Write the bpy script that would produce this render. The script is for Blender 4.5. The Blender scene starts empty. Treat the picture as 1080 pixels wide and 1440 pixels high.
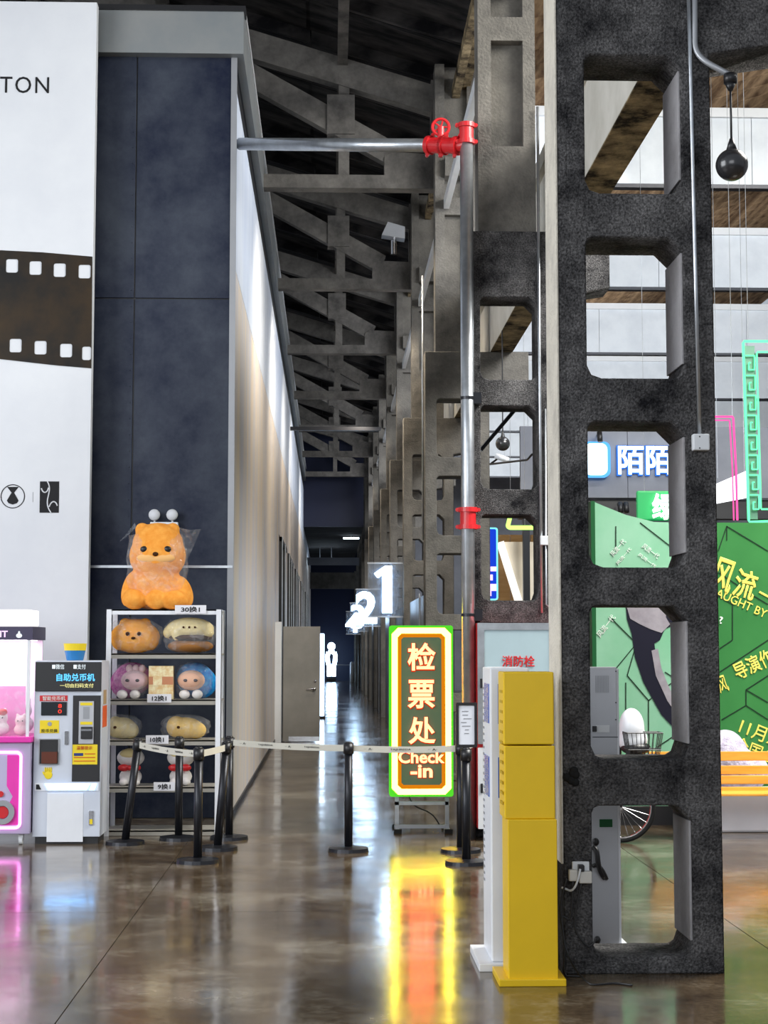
import bpy, bmesh, math, random
from mathutils import Vector, Matrix, Euler
random.seed(7)
scn = bpy.context.scene
COL = scn.collection
# ------------------------------------------------------------------ camera
F = 2300.0
CAMZ = 1.645
TH = math.atan(190.0 / F)
PSI = math.atan(76.0 / F * math.cos(TH))
cd = bpy.data.cameras.new('camera')
cam = bpy.data.objects.new('camera', cd)
COL.objects.link(cam)
cd.sensor_fit = 'VERTICAL'
cd.sensor_height = 36.0
cd.lens = F / 1440 * 36.0
cd.clip_end = 300
cam.location = (0, 0, CAMZ)
cam.rotation_euler = (math.pi / 2 + TH, 0, -PSI)
scn.camera = cam
RC = Euler((math.pi / 2 + TH, 0, -PSI)).to_matrix()
# ------------------------------------------------------------------ view, world, lights
scn.view_settings.view_transform = 'Standard'
scn.view_settings.look = 'None'
scn.view_settings.gamma = 1.0
scn.view_settings.use_curve_mapping = False
scn.view_settings.exposure = 0.0
w = bpy.data.worlds.new('world')
scn.world = w
w.use_nodes = True
w.node_tree.nodes['Background'].inputs[0].default_value = (0.82, 0.9, 1.0, 1)
w.node_tree.nodes['Background'].inputs[1].default_value = 0.5


def area(name, loc, target, sx, sy, power, col=(1, 1, 1)):
    l = bpy.data.lights.new(name, 'AREA')
    l.shape = 'RECTANGLE'
    l.size, l.size_y = sx, sy
    l.energy = power
    l.color = col
    o = bpy.data.objects.new(name, l)
    COL.objects.link(o)
    o.location = loc
    o.rotation_euler = (Vector(target) - Vector(loc)).to_track_quat('-Z', 'Y').to_euler()
    return o


area('entrance_daylight', (-9, 6, 5.0), (2, 12, 2.5), 7, 6, 1050, (0.93, 0.96, 1.0))
area('front_daylight', (-2.5, -7, 6.0), (-1.5, 16, 4), 9, 5, 600, (0.93, 0.96, 1.0))
area('hall_floor_fill', (6.8, 12.0, 8.9), (5.4, 13.0, 0.0), 5, 4, 2200, (1.0, 0.98, 0.92))  # unseen fill added to brighten the hall floor
area('hall_board_fill', (6.5, 9.0, 8.6), (6.0, 20.4, 7.6), 6, 1.5, 230, (0.92, 0.96, 1.0))  # unseen fill added to brighten the first white boards
for yy in (21.0, 27.0, 33.0, 39.0, 45.0, 51.0):
    area('hidden_beam_fill', (6.6, yy, 7.95), (6.6, yy + 5, 7.3), 7, 0.7, 330, (0.92, 0.96, 1.0))  # unseen fill tucked behind each beam to light the next one
for yy in (18.5, 29.0, 41.0, 53.0):
    area('corridor_wall_fill', (3.6, yy, 6.8), (-1.0, yy + 1.5, 4.8), 3, 1.0, 150, (0.9, 0.93, 1.0))  # unseen fill added to brighten the corridor wall


# ------------------------------------------------------------------ helpers
def ray(x, y):
    return RC @ Vector(((x - 540) / F, (720 - y) / F, -1))


def P(x, y, Y):
    r = ray(x, y)
    t = Y / r.y
    return Vector((r.x * t, Y, CAMZ + r.z * t))


def FL(x, y, z=0.0):
    r = ray(x, y)
    t = (z - CAMZ) / r.z
    return Vector((r.x * t, r.y * t, z))


def PB(x0, y0, x1, y1, Y):
    xc, yc = (x0 + x1) / 2, (y0 + y1) / 2
    return P(x0, yc, Y).x, P(x1, yc, Y).x, P(xc, y1, Y).z, P(xc, y0, Y).z


MATS = {}


def mat(name, col, rough=0.6, metal=0.0, col2=None, nscale=3.0, contrast=(0.35, 0.65), detail=6,
        bump=0.0, bscale=40.0, emit=0.0, ecol=None, coat=0.0, spec=0.5, stretch=(1, 1, 1), r2=None, dist=0.02, nrough=0.62, speck=0.0, sscale=70):
    if name in MATS:
        return MATS[name]
    m = bpy.data.materials.new(name)
    m.use_nodes = True
    nt = m.node_tree
    b = nt.nodes['Principled BSDF']
    b.inputs['Base Color'].default_value = (*col, 1)
    b.inputs['Roughness'].default_value = rough
    b.inputs['Metallic'].default_value = metal
    b.inputs['Specular IOR Level'].default_value = spec if spec != 0.5 else (0.12 if rough >= 0.7 else (0.25 if rough >= 0.5 else 0.5))
    b.inputs['Coat Weight'].default_value = coat
    if emit:
        b.inputs['Emission Color'].default_value = (*(ecol or col), 1)
        b.inputs['Emission Strength'].default_value = emit
    tc = nt.nodes.new('ShaderNodeTexCoord')
    mp = nt.nodes.new('ShaderNodeMapping')
    mp.inputs['Scale'].default_value = stretch
    nt.links.new(tc.outputs['Object'], mp.inputs[0])
    if col2 is None:
        col2 = tuple(c * 0.9 for c in col)
        contrast = (0.3, 0.7)
    n = nt.nodes.new('ShaderNodeTexNoise')
    n.inputs['Scale'].default_value = nscale
    n.inputs['Detail'].default_value = detail
    n.inputs['Roughness'].default_value = nrough
    nt.links.new(mp.outputs[0], n.inputs['Vector'])
    cr = nt.nodes.new('ShaderNodeValToRGB')
    cr.color_ramp.elements[0].position = contrast[0]
    cr.color_ramp.elements[0].color = (*col, 1)
    cr.color_ramp.elements[1].position = contrast[1]
    cr.color_ramp.elements[1].color = (*col2, 1)
    nt.links.new(n.outputs[0], cr.inputs[0])
    cout = cr.outputs[0]
    if speck:
        n3 = nt.nodes.new('ShaderNodeTexNoise')
        n3.inputs['Scale'].default_value = sscale
        n3.inputs['Detail'].default_value = 3
        nt.links.new(mp.outputs[0], n3.inputs['Vector'])
        m3 = nt.nodes.new('ShaderNodeMapRange')
        m3.inputs[1].default_value = 0.36
        m3.inputs[2].default_value = 0.66
        m3.inputs[3].default_value = 1 - speck
        m3.inputs[4].default_value = 1 + speck * 1.2
        nt.links.new(n3.outputs[0], m3.inputs[0])
        mx = nt.nodes.new('ShaderNodeVectorMath')
        mx.operation = 'SCALE'
        nt.links.new(cout, mx.inputs[0])
        nt.links.new(m3.outputs[0], mx.inputs['Scale'])
        cout = mx.outputs[0]
    nt.links.new(cout, b.inputs['Base Color'])
    if r2 is not None:
        mr = nt.nodes.new('ShaderNodeMapRange')
        mr.inputs[1].default_value = 0.3
        mr.inputs[2].default_value = 0.7
        mr.inputs[3].default_value = rough
        mr.inputs[4].default_value = r2
        nt.links.new(n.outputs[0], mr.inputs[0])
        nt.links.new(mr.outputs[0], b.inputs['Roughness'])
    if bump:
        n2 = nt.nodes.new('ShaderNodeTexNoise')
        n2.inputs['Scale'].default_value = bscale
        n2.inputs['Detail'].default_value = 5
        nt.links.new(mp.outputs[0], n2.inputs['Vector'])
        bp = nt.nodes.new('ShaderNodeBump')
        bp.inputs['Strength'].default_value = bump
        bp.inputs['Distance'].default_value = dist
        nt.links.new(n2.outputs[0], bp.inputs['Height'])
        nt.links.new(bp.outputs[0], b.inputs['Normal'])
    MATS[name] = m
    return m


def glow(name, col, s):
    if name in MATS:
        return MATS[name]
    m = bpy.data.materials.new(name)
    m.use_nodes = True
    nt = m.node_tree
    nt.nodes.clear()
    e = nt.nodes.new('ShaderNodeEmission')
    e.inputs[0].default_value = (*col, 1)
    e.inputs[1].default_value = s
    o = nt.nodes.new('ShaderNodeOutputMaterial')
    nt.links.new(e.outputs[0], o.inputs[0])
    MATS[name] = m
    return m


def film(name, col, alpha, rough=0.08, bump=0.6, bscale=14):
    m = bpy.data.materials.new(name)
    m.use_nodes = True
    nt = m.node_tree
    nt.nodes.clear()
    t = nt.nodes.new('ShaderNodeBsdfTransparent')
    t.inputs[0].default_value = (0.97, 0.97, 0.97, 1)
    g = nt.nodes.new('ShaderNodeBsdfPrincipled')
    g.inputs['Base Color'].default_value = (*col, 1)
    g.inputs['Roughness'].default_value = rough
    g.inputs['Specular IOR Level'].default_value = 1.0
    tc = nt.nodes.new('ShaderNodeTexCoord')
    n = nt.nodes.new('ShaderNodeTexNoise')
    n.inputs['Scale'].default_value = bscale
    n.inputs['Detail'].default_value = 3
    n.inputs['Distortion'].default_value = 1.2
    nt.links.new(tc.outputs['Object'], n.inputs['Vector'])
    bp = nt.nodes.new('ShaderNodeBump')
    bp.inputs['Strength'].default_value = bump
    bp.inputs['Distance'].default_value = 0.03
    nt.links.new(n.outputs[0], bp.inputs['Height'])
    nt.links.new(bp.outputs[0], g.inputs['Normal'])
    mr = nt.nodes.new('ShaderNodeMapRange')
    mr.inputs[1].default_value = 0.45
    mr.inputs[2].default_value = 0.75
    mr.inputs[3].default_value = alpha
    mr.inputs[4].default_value = min(1, alpha * 3)
    nt.links.new(n.outputs[0], mr.inputs[0])
    mx = nt.nodes.new('ShaderNodeMixShader')
    nt.links.new(mr.outputs[0], mx.inputs[0])
    nt.links.new(t.outputs[0], mx.inputs[1])
    nt.links.new(g.outputs[0], mx.inputs[2])
    o = nt.nodes.new('ShaderNodeOutputMaterial')
    nt.links.new(mx.outputs[0], o.inputs[0])
    MATS[name] = m
    return m


ORI = {}


def tag(o, label=None, cat=None, group=None, kind=None):
    if label:
        o['label'] = label
    if cat:
        o['category'] = cat
    if group:
        o['group'] = group
    if kind:
        o['kind'] = kind
    return o


def root(name, loc, label, cat, group=None):
    o = bpy.data.objects.new(name, None)
    o.empty_display_size = 0.1
    COL.objects.link(o)
    o.location = loc
    ORI[o.as_pointer()] = Vector(loc)
    return tag(o, label, cat, group)


def mk(name, bm, m, parent=None, smooth=False, origin=None):
    me = bpy.data.meshes.new(name)
    bmesh.ops.recalc_face_normals(bm, faces=bm.faces[:])
    bm.to_mesh(me)
    bm.free()
    return mkm(name, me, m, parent, smooth, origin)


def mkm(name, me, m, parent=None, smooth=False, origin=None):
    o = bpy.data.objects.new(name, me)
    COL.objects.link(o)
    if parent is not None:
        off = ORI[parent.as_pointer()]
        o.parent = parent
    else:
        if origin is None:
            xs = [v.co for v in me.vertices]
            lo = Vector((min(v.x for v in xs), min(v.y for v in xs), min(v.z for v in xs)))
            hi = Vector((max(v.x for v in xs), max(v.y for v in xs), max(v.z for v in xs)))
            origin = Vector(((lo.x + hi.x) / 2, (lo.y + hi.y) / 2, lo.z))
        off = Vector(origin)
        o.location = off
    me.transform(Matrix.Translation(-off))
    ORI[o.as_pointer()] = off
    if isinstance(m, (list, tuple)):
        for k in m:
            me.materials.append(k)
    elif m:
        me.materials.append(m)
    if smooth:
        for p in me.polygons:
            p.use_smooth = True
    return o


def B():
    return bmesh.new()


def box(bm, x0, x1, y0, y1, z0, z1, bev=0.0, seg=2):
    r = bmesh.ops.create_cube(bm, size=1)
    vs = r['verts']
    bmesh.ops.scale(bm, vec=(abs(x1 - x0), abs(y1 - y0), abs(z1 - z0)), verts=vs)
    bmesh.ops.translate(bm, vec=((x0 + x1) / 2, (y0 + y1) / 2, (z0 + z1) / 2), verts=vs)
    if bev:
        es = list({e for v in vs for e in v.link_edges})
        bmesh.ops.bevel(bm, geom=es, offset=bev, segments=seg, affect='EDGES', profile=0.5)
    return bm


def cyl(bm, p0, p1, r0, r1=None, seg=16, caps=True):
    p0, p1 = Vector(p0), Vector(p1)
    r1 = r0 if r1 is None else r1
    d = p1 - p0
    rr = bmesh.ops.create_cone(bm, cap_ends=caps, segments=seg, radius1=r0, radius2=r1, depth=d.length)
    q = d.to_track_quat('Z', 'Y').to_matrix().to_4x4()
    bmesh.ops.transform(bm, matrix=Matrix.Translation((p0 + p1) / 2) @ q, verts=rr['verts'])
    return bm


def ball(bm, c, r, sub=2, rot=None):
    rr = bmesh.ops.create_uvsphere(bm, u_segments=8 * sub, v_segments=5 * sub, radius=1)
    if not isinstance(r, (tuple, list)):
        r = (r, r, r)
    mt = Matrix.Translation(c) @ (rot.to_matrix().to_4x4() if rot else Matrix()) @ Matrix.Diagonal((*r, 1))
    bmesh.ops.transform(bm, matrix=mt, verts=rr['verts'])
    return bm


def tube(bm, pts, r, seg=8, closed=False):
    pts = [Vector(p) for p in pts]
    n = len(pts)
    rings = []
    up = None
    for i, p in enumerate(pts):
        if closed:
            d = (pts[(i + 1) % n] - pts[i - 1]).normalized()
        else:
            d = (pts[min(i + 1, n - 1)] - pts[max(i - 1, 0)]).normalized()
        if up is None:
            up = Vector((0, 0, 1)) if abs(d.z) < 0.9 else Vector((0, 1, 0))
        a = d.cross(up).normalized()
        b = a.cross(d).normalized()
        up = b
        rad = r[i] if isinstance(r, (list, tuple)) else r
        rings.append([bm.verts.new(p + (a * math.cos(t) + b * math.sin(t)) * rad)
                      for t in [2 * math.pi * k / seg for k in range(seg)]])
    rng = range(n) if closed else range(n - 1)
    for i in rng:
        A, C = rings[i], rings[(i + 1) % n]
        for k in range(seg):
            bm.faces.new((A[k], A[(k + 1) % seg], C[(k + 1) % seg], C[k]))
    if not closed:
        bm.faces.new(rings[0])
        bm.faces.new(rings[-1][::-1])
    return bm


def bez(p0, p1, p2, p3, n=14):
    out = []
    for i in range(n + 1):
        t = i / n
        out.append(Vector(p0) * (1 - t) ** 3 + Vector(p1) * 3 * t * (1 - t) ** 2 + Vector(p2) * 3 * t * t * (1 - t) + Vector(p3) * t ** 3)
    return out


def prismY(bm, pts, y0, y1):
    """pts: (x,z) outline extruded from y0 to y1"""
    a = [bm.verts.new((x, y0, z)) for x, z in pts]
    b = [bm.verts.new((x, y1, z)) for x, z in pts]
    bm.faces.new(a)
    bm.faces.new(b[::-1])
    n = len(pts)
    for i in range(n):
        bm.faces.new((a[i], a[(i + 1) % n], b[(i + 1) % n], b[i]))
    return bm


def prismX(bm, pts, x0, x1):
    a = [bm.verts.new((x0, y, z)) for y, z in pts]
    b = [bm.verts.new((x1, y, z)) for y, z in pts]
    bm.faces.new(a)
    bm.faces.new(b[::-1])
    n = len(pts)
    for i in range(n):
        bm.faces.new((a[i], a[(i + 1) % n], b[(i + 1) % n], b[i]))
    return bm


def rr_pts(x0, x1, z0, z1, r, n=6):
    out = []
    for cx, cz, a0 in ((x1 - r, z1 - r, 0), (x0 + r, z1 - r, 90), (x0 + r, z0 + r, 180), (x1 - r, z0 + r, 270)):
        for k in range(n + 1):
            a = math.radians(a0 + 90 * k / n)
            out.append((cx + r * math.cos(a), cz + r * math.sin(a)))
    return out


def ringY(bm, outer, inner, y0, y1):
    """frame between two outlines with equal point counts"""
    n = len(outer)
    V = [[bm.verts.new((x, y, z)) for x, z in pl] for pl in (outer, inner) for y in (y0, y1)]
    of, ob, i_f, ib = V
    for k in range(n):
        j = (k + 1) % n
        bm.faces.new((of[k], of[j], i_f[j], i_f[k]))
        bm.faces.new((ob[k], ob[j], ib[j], ib[k]))
        bm.faces.new((of[k], of[j], ob[j], ob[k]))
        bm.faces.new((i_f[k], i_f[j], ib[j], ib[k]))
    return bm


def eval_mesh(o):
    dg = bpy.context.evaluated_depsgraph_get()
    dg.update()
    me = bpy.data.meshes.new_from_object(o.evaluated_get(dg))
    bpy.data.objects.remove(o)
    return me


def blob(name, balls, m, parent=None, voxel=0.012, it=6, extra=None):
    """union of ellipsoids smoothed to one continuous surface"""
    bm = B()
    for b_ in balls:
        ball(bm, b_[0], b_[1], 2, b_[2] if len(b_) > 2 else None)
    me = bpy.data.meshes.new('t')
    bm.to_mesh(me)
    bm.free()
    o = bpy.data.objects.new('t', me)
    COL.objects.link(o)
    r = o.modifiers.new('r', 'REMESH')
    r.mode = 'VOXEL'
    r.voxel_size = voxel
    s = o.modifiers.new('s', 'SMOOTH')
    s.iterations = it
    me2 = eval_mesh(o)
    if extra:
        for v in me2.vertices:
            v.co = extra(v.co)
    return mkm(name, me2, m, parent, True)


def text_mesh(s, w=None, h=None, extr=0.004, off=0.0, shear=0.0, spacing=1.0):
    cu = bpy.data.curves.new('t', 'FONT')
    cu.body = s
    cu.size = 1
    cu.resolution_u = 3
    cu.bevel_depth = off
    cu.bevel_resolution = 0
    cu.shear = shear
    cu.space_character = spacing
    o = bpy.data.objects.new('t', cu)
    COL.objects.link(o)
    cu.extrude = 0.01 if off < 0.01 else off * 0.4
    me = eval_mesh(o)
    xs = [v.co.x for v in me.vertices]
    ys = [v.co.y for v in me.vertices]
    x0, x1, y0, y1 = min(xs), max(xs), min(ys), max(ys)
    zr = max(v.co.z for v in me.vertices) - min(v.co.z for v in me.vertices)
    sx = w / (x1 - x0) if w else None
    sy = h / (y1 - y0) if h else None
    sx = sx or sy
    sy = sy or sx
    for v in me.vertices:
        v.co = Vector(((v.co.x - (x0 + x1) / 2) * sx, (v.co.y - (y0 + y1) / 2) * sy, v.co.z * extr / zr))
    return me


def text(name, s, m, parent, cx, cz, Y, w=None, h=None, extr=0.004, off=0.0, roll=0.0, yaw=0.0, shear=0.0, spacing=1.0):
    me = text_mesh(s, w, h, extr, off, shear, spacing)
    M = Matrix.Translation((cx, Y, cz)) @ Matrix.Rotation(yaw, 4, 'Z') @ Matrix.Rotation(math.pi / 2, 4, 'X') @ Matrix.Rotation(roll, 4, 'Z')
    me.transform(M)
    return mkm(name, me, m, parent)


def curve_holes(outer, holes, depth, bev=0.008):
    cu = bpy.data.curves.new('c', 'CURVE')
    cu.dimensions = '2D'
    cu.fill_mode = 'BOTH'
    for pl in [outer] + holes:
        sp = cu.splines.new('POLY')
        sp.points.add(len(pl) - 1)
        for i, (x, z) in enumerate(pl):
            sp.points[i].co = (x, z, 0, 1)
        sp.use_cyclic_u = True
    cu.extrude = depth / 2 - bev
    cu.bevel_depth = bev
    cu.bevel_resolution = 0
    cu.offset = -bev
    o = bpy.data.objects.new('c', cu)
    COL.objects.link(o)
    me = eval_mesh(o)
    me.transform(Matrix.Rotation(math.pi / 2, 4, 'X'))
    return me


def copy_tree(o, loc=None, label=None, rot=None):
    c = o.copy()
    COL.objects.link(c)
    if loc is not None:
        c.location = loc
    if rot is not None:
        c.rotation_euler = rot
    if label:
        c['label'] = label
    for ch in [k for k in o.children]:
        d = ch.copy()
        COL.objects.link(d)
        d.parent = c
        for g in [k for k in ch.children]:
            e = g.copy()
            COL.objects.link(e)
            e.parent = d
    return c


def pb(name, x0, y0, x1, y1, Y, th, m, parent, bev=0.0, smooth=False):
    """box whose front face at depth Y spans the measured rectangle, th deep towards the back (negative: towards the front)"""
    a, b, c, d = PB(x0, y0, x1, y1, Y)
    return mk(name, box(B(), a, b, Y, Y + th, c, d, bev), m, parent, smooth)


ORD = ['nearest', 'second', 'third', 'fourth', 'fifth', 'sixth', 'seventh', 'eighth', 'ninth', 'tenth', 'eleventh', 'twelfth', 'farthest']
# ------------------------------------------------------------------ materials
M_con_dark = mat('dark_concrete', (0.008, 0.008, 0.01), 0.85, col2=(0.16, 0.155, 0.155), nscale=3.2, contrast=(0.36, 0.68), detail=14, bump=1.0, bscale=110, dist=0.02, nrough=0.75, speck=0.5, sscale=75)
M_con = mat('grey_concrete', (0.045, 0.043, 0.041), 0.85, col2=(0.2, 0.187, 0.165), nscale=1.3, contrast=(0.3, 0.74), detail=12, bump=0.5, bscale=40, nrough=0.72)
M_truss = mat('truss_concrete', (0.035, 0.033, 0.032), 0.85, col2=(0.2, 0.187, 0.17), nscale=1.5, contrast=(0.3, 0.75), detail=12, nrough=0.72, bump=0.4, bscale=25)
M_roof = mat('dark_roof', (0.004, 0.004, 0.005), 0.9, col2=(0.06, 0.055, 0.052), nscale=1.6, contrast=(0.4, 0.75), detail=10, stretch=(0.6, 2, 1))  # near-black roof tone with random grey variation
M_rib = mat('roof_rib', (0.03, 0.029, 0.027), 0.9, col2=(0.1, 0.09, 0.08), nscale=3)
M_wood_roof = mat('wood_roof', (0.1, 0.055, 0.028), 0.8, col2=(0.42, 0.28, 0.16), nscale=1.5, contrast=(0.35, 0.7), detail=10, stretch=(4, 0.7, 1))
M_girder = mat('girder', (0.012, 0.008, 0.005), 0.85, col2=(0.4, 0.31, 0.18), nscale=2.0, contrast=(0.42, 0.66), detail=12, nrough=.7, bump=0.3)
M_girder_w = mat('girder_white', (0.5, 0.48, 0.42), 0.8, col2=(0.62, 0.6, 0.54), nscale=2)
M_board = mat('white_board', (0.7, 0.74, 0.78), 0.7, col2=(0.56, 0.6, 0.65), nscale=2.2, contrast=(0.4, 0.8), detail=10)
M_navy = mat('navy_cladding', (0.003, 0.007, 0.026), 0.5, 0.2, col2=(0.07, 0.082, 0.105), nscale=0.6, contrast=(0.38, 0.72), detail=12, nrough=0.7, bump=0.06, bscale=4)
M_fascia = mat('fascia_metal', (0.2, 0.225, 0.24), 0.45, 0.3, col2=(0.27, 0.28, 0.28), nscale=1)
M_lwall = mat('wall_panel', (0.52, 0.53, 0.6), 0.5, col2=(0.74, 0.61, 0.43), nscale=0.35, contrast=(0.35, 0.7), detail=6, stretch=(1, 5, 0.6), bump=0.08, bscale=3)
M_lwall2 = mat('wall_panel_top', (0.55, 0.62, 0.76), 0.45, col2=(0.7, 0.76, 0.85), nscale=0.5, contrast=(0.35, 0.7), stretch=(1, 6, 0.5))
M_black = mat('black_plastic', (0.012, 0.012, 0.014), 0.4)
M_blackmetal = mat('black_metal', (0.018, 0.019, 0.024), 0.35, 0.5)
M_glassdark = mat('dark_glass', (0.01, 0.012, 0.016), 0.05, 0.0, coat=0.5)
M_white = mat('white_paint', (0.78, 0.8, 0.84), 0.35)
M_whitep = mat('white_plastic', (0.7, 0.72, 0.74), 0.4)
M_poster = mat('poster_vinyl', (0.72, 0.74, 0.77), 0.5, col2=(0.66, 0.68, 0.72), nscale=1.2)
M_film = mat('poster_brown', (0.004, 0.003, 0.002), 0.5, col2=(0.05, 0.026, 0.005), nscale=1.3, contrast=(0.4, 0.75))
M_galv = mat('galvanised', (0.5, 0.53, 0.56), 0.3, 0.8, col2=(0.38, 0.4, 0.43), nscale=8)
M_red = mat('red_paint', (0.6, 0.015, 0.02), 0.35)
M_greymetal = mat('grey_metal', (0.33, 0.34, 0.36), 0.4, 0.4)
M_door = mat('door_grey', (0.2, 0.195, 0.18), 0.5, col2=(0.27, 0.26, 0.24), nscale=1.2)
M_yellow = mat('yellow_paint', (0.78, 0.5, 0.005), 0.4)
M_yel_light = mat('yellow_sticker', (0.85, 0.65, 0.03), 0.5)
M_silver = mat('silver_case', (0.5, 0.51, 0.54), 0.35, 0.4)
M_tape = mat('belt_webbing', (0.62, 0.6, 0.52), 0.7)
M_ink = mat('black_ink', (0.01, 0.01, 0.012), 0.6)
M_paper = mat('paper', (0.8, 0.8, 0.84), 0.7)
M_orange = mat('orange_plush', (0.85, 0.3, 0.04), 0.95, col2=(0.95, 0.42, 0.08), nscale=14, bump=0.6, bscale=120, dist=0.006)
M_orange2 = mat('amber_plush', (0.82, 0.3, 0.005), 0.95, col2=(0.9, 0.4, 0.02), nscale=14, bump=0.6, bscale=120, dist=0.006)
M_cream = mat('cream_plush', (0.8, 0.66, 0.33), 0.95, bump=0.5, bscale=120, dist=0.006)
M_brown = mat('brown_plush', (0.32, 0.14, 0.04), 0.95, bump=0.5, bscale=120, dist=0.006)
M_dkbrown = mat('dark_brown_plush', (0.06, 0.025, 0.012), 0.95)
M_pink = mat('pink_plush', (0.42, 0.04, 0.28), 0.95, col2=(0.75, 0.3, 0.55), nscale=20, bump=0.7, bscale=90, dist=0.008)
M_blue = mat('blue_plush', (0.005, 0.1, 0.4), 0.95, col2=(0.02, 0.3, 0.65), nscale=20, bump=0.7, bscale=90, dist=0.008)
M_skin = mat('peach_felt', (0.8, 0.48, 0.34), 0.9)
M_palepink = mat('pale_pink_plush', (0.85, 0.6, 0.62), 0.95)
M_wplush = mat('white_plush', (0.85, 0.82, 0.8), 0.95, bump=0.5, bscale=100, dist=0.006)
M_gold = mat('gold_foil', (0.75, 0.5, 0.22), 0.3, 0.5, col2=(0.9, 0.8, 0.5), nscale=14, contrast=(0.4, 0.6))
M_bag = film('clear_bag', (0.9, 0.93, 0.97), 0.085)
M_slat = mat('orange_wood', (0.72, 0.3, 0.03), 0.4, col2=(0.85, 0.42, 0.06), nscale=2, stretch=(1, 6, 8))
M_lav = mat('lavender_fabric', (0.35, 0.32, 0.42), 0.9, col2=(0.6, 0.56, 0.66), nscale=18, bump=0.6, bscale=50)
M_plinth = mat('plinth_white', (0.6, 0.6, 0.65), 0.5)
M_green = mat('green_print', (0.025, 0.15, 0.035), 0.5, col2=(0.04, 0.2, 0.05), nscale=0.8)
M_greenl = mat('pale_green_print', (0.17, 0.42, 0.25), 0.5, col2=(0.27, 0.52, 0.36), nscale=0.8)
M_greend = mat('dark_green', (0.01, 0.1, 0.03), 0.5)
M_goldtxt = mat('gold_lettering', (0.85, 0.7, 0.12), 0.4)
M_whtxt = mat('white_lettering', (0.85, 0.9, 0.85), 0.5)
M_line = mat('black_line', (0.01, 0.03, 0.015), 0.5)
M_rubber = mat('rubber', (0.015, 0.015, 0.015), 0.8)
M_chrome = mat('chrome', (0.6, 0.6, 0.62), 0.15, 1.0)
M_wood = mat('plain_wood', (0.42, 0.25, 0.1), 0.6, col2=(0.5, 0.32, 0.15), nscale=3, stretch=(1, 1, 6))
M_brownpanel = mat('brown_panel', (0.018, 0.012, 0.009), 0.4, col2=(0.06, 0.042, 0.03), nscale=1.2, contrast=(0.4, 0.8))
M_endwall = mat('end_wall_navy', (0.008, 0.012, 0.035), 0.5)
M_hallwall = mat('hall_wall', (0.16, 0.17, 0.2), 0.8, col2=(0.24, 0.25, 0.28), nscale=0.6)


def floor_material():
    m = bpy.data.materials.new('polished_concrete')
    m.use_nodes = True
    nt = m.node_tree
    b = nt.nodes['Principled BSDF']
    geo = nt.nodes.new('ShaderNodeNewGeometry')

    def noise(sc, det, stretch=(1, 1, 1), rough=0.6):
        mp = nt.nodes.new('ShaderNodeMapping')
        mp.inputs['Scale'].default_value = stretch
        nt.links.new(geo.outputs['Position'], mp.inputs[0])
        n = nt.nodes.new('ShaderNodeTexNoise')
        n.inputs['Scale'].default_value = sc
        n.inputs['Detail'].default_value = det
        n.inputs['Roughness'].default_value = rough
        nt.links.new(mp.outputs[0], n.inputs['Vector'])
        return n
    n1 = noise(0.85, 14, rough=0.78)
    cr = nt.nodes.new('ShaderNodeValToRGB')
    e = cr.color_ramp.elements
    e[0].position, e[0].color = 0.34, (0.028, 0.016, 0.008, 1)
    e[1].position, e[1].color = 0.66, (0.27, 0.235, 0.18, 1)
    e2 = cr.color_ramp.elements.new(0.5)
    e2.color = (0.092, 0.064, 0.037, 1)
    nt.links.new(n1.outputs[0], cr.inputs[0])
    n3 = noise(35, 4)
    mx = nt.nodes.new('ShaderNodeMix')
    mx.data_type = 'RGBA'
    mx.blend_type = 'MULTIPLY'
    mx.inputs[0].default_value = 0.8
    c3 = nt.nodes.new('ShaderNodeValToRGB')
    c3.color_ramp.elements[0].position = 0.35
    c3.color_ramp.elements[0].color = (0.55, 0.52, 0.48, 1)
    c3.color_ramp.elements[1].position = 0.6
    nt.links.new(n3.outputs[0], c3.inputs[0])
    nt.links.new(cr.outputs[0], mx.inputs[6])
    nt.links.new(c3.outputs[0], mx.inputs[7])
    nt.links.new(mx.outputs[2], b.inputs['Base Color'])
    n2 = noise(1.1, 6)
    mr = nt.nodes.new('ShaderNodeMapRange')
    mr.inputs[1].default_value = 0.35
    mr.inputs[2].default_value = 0.7
    mr.inputs[3].default_value = 0.09
    mr.inputs[4].default_value = 0.26
    nt.links.new(n2.outputs[0], mr.inputs[0])
    nt.links.new(mr.outputs[0], b.inputs['Roughness'])
    b.inputs['Specular IOR Level'].default_value = 0.5
    b.inputs['Coat Weight'].default_value = 0.12
    b.inputs['Coat Roughness'].default_value = 0.07
    n4 = noise(2.2, 3, (1, 0.8, 1))
    bp = nt.nodes.new('ShaderNodeBump')
    bp.inputs['Strength'].default_value = 0.09
    bp.inputs['Distance'].default_value = 0.02
    nt.links.new(n4.outputs[0], bp.inputs['Height'])
    nt.links.new(bp.outputs[0], b.inputs['Normal'])
    nt.links.new(bp.outputs[0], b.inputs['Coat Normal'])
    return m


M_floor = floor_material()
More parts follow.
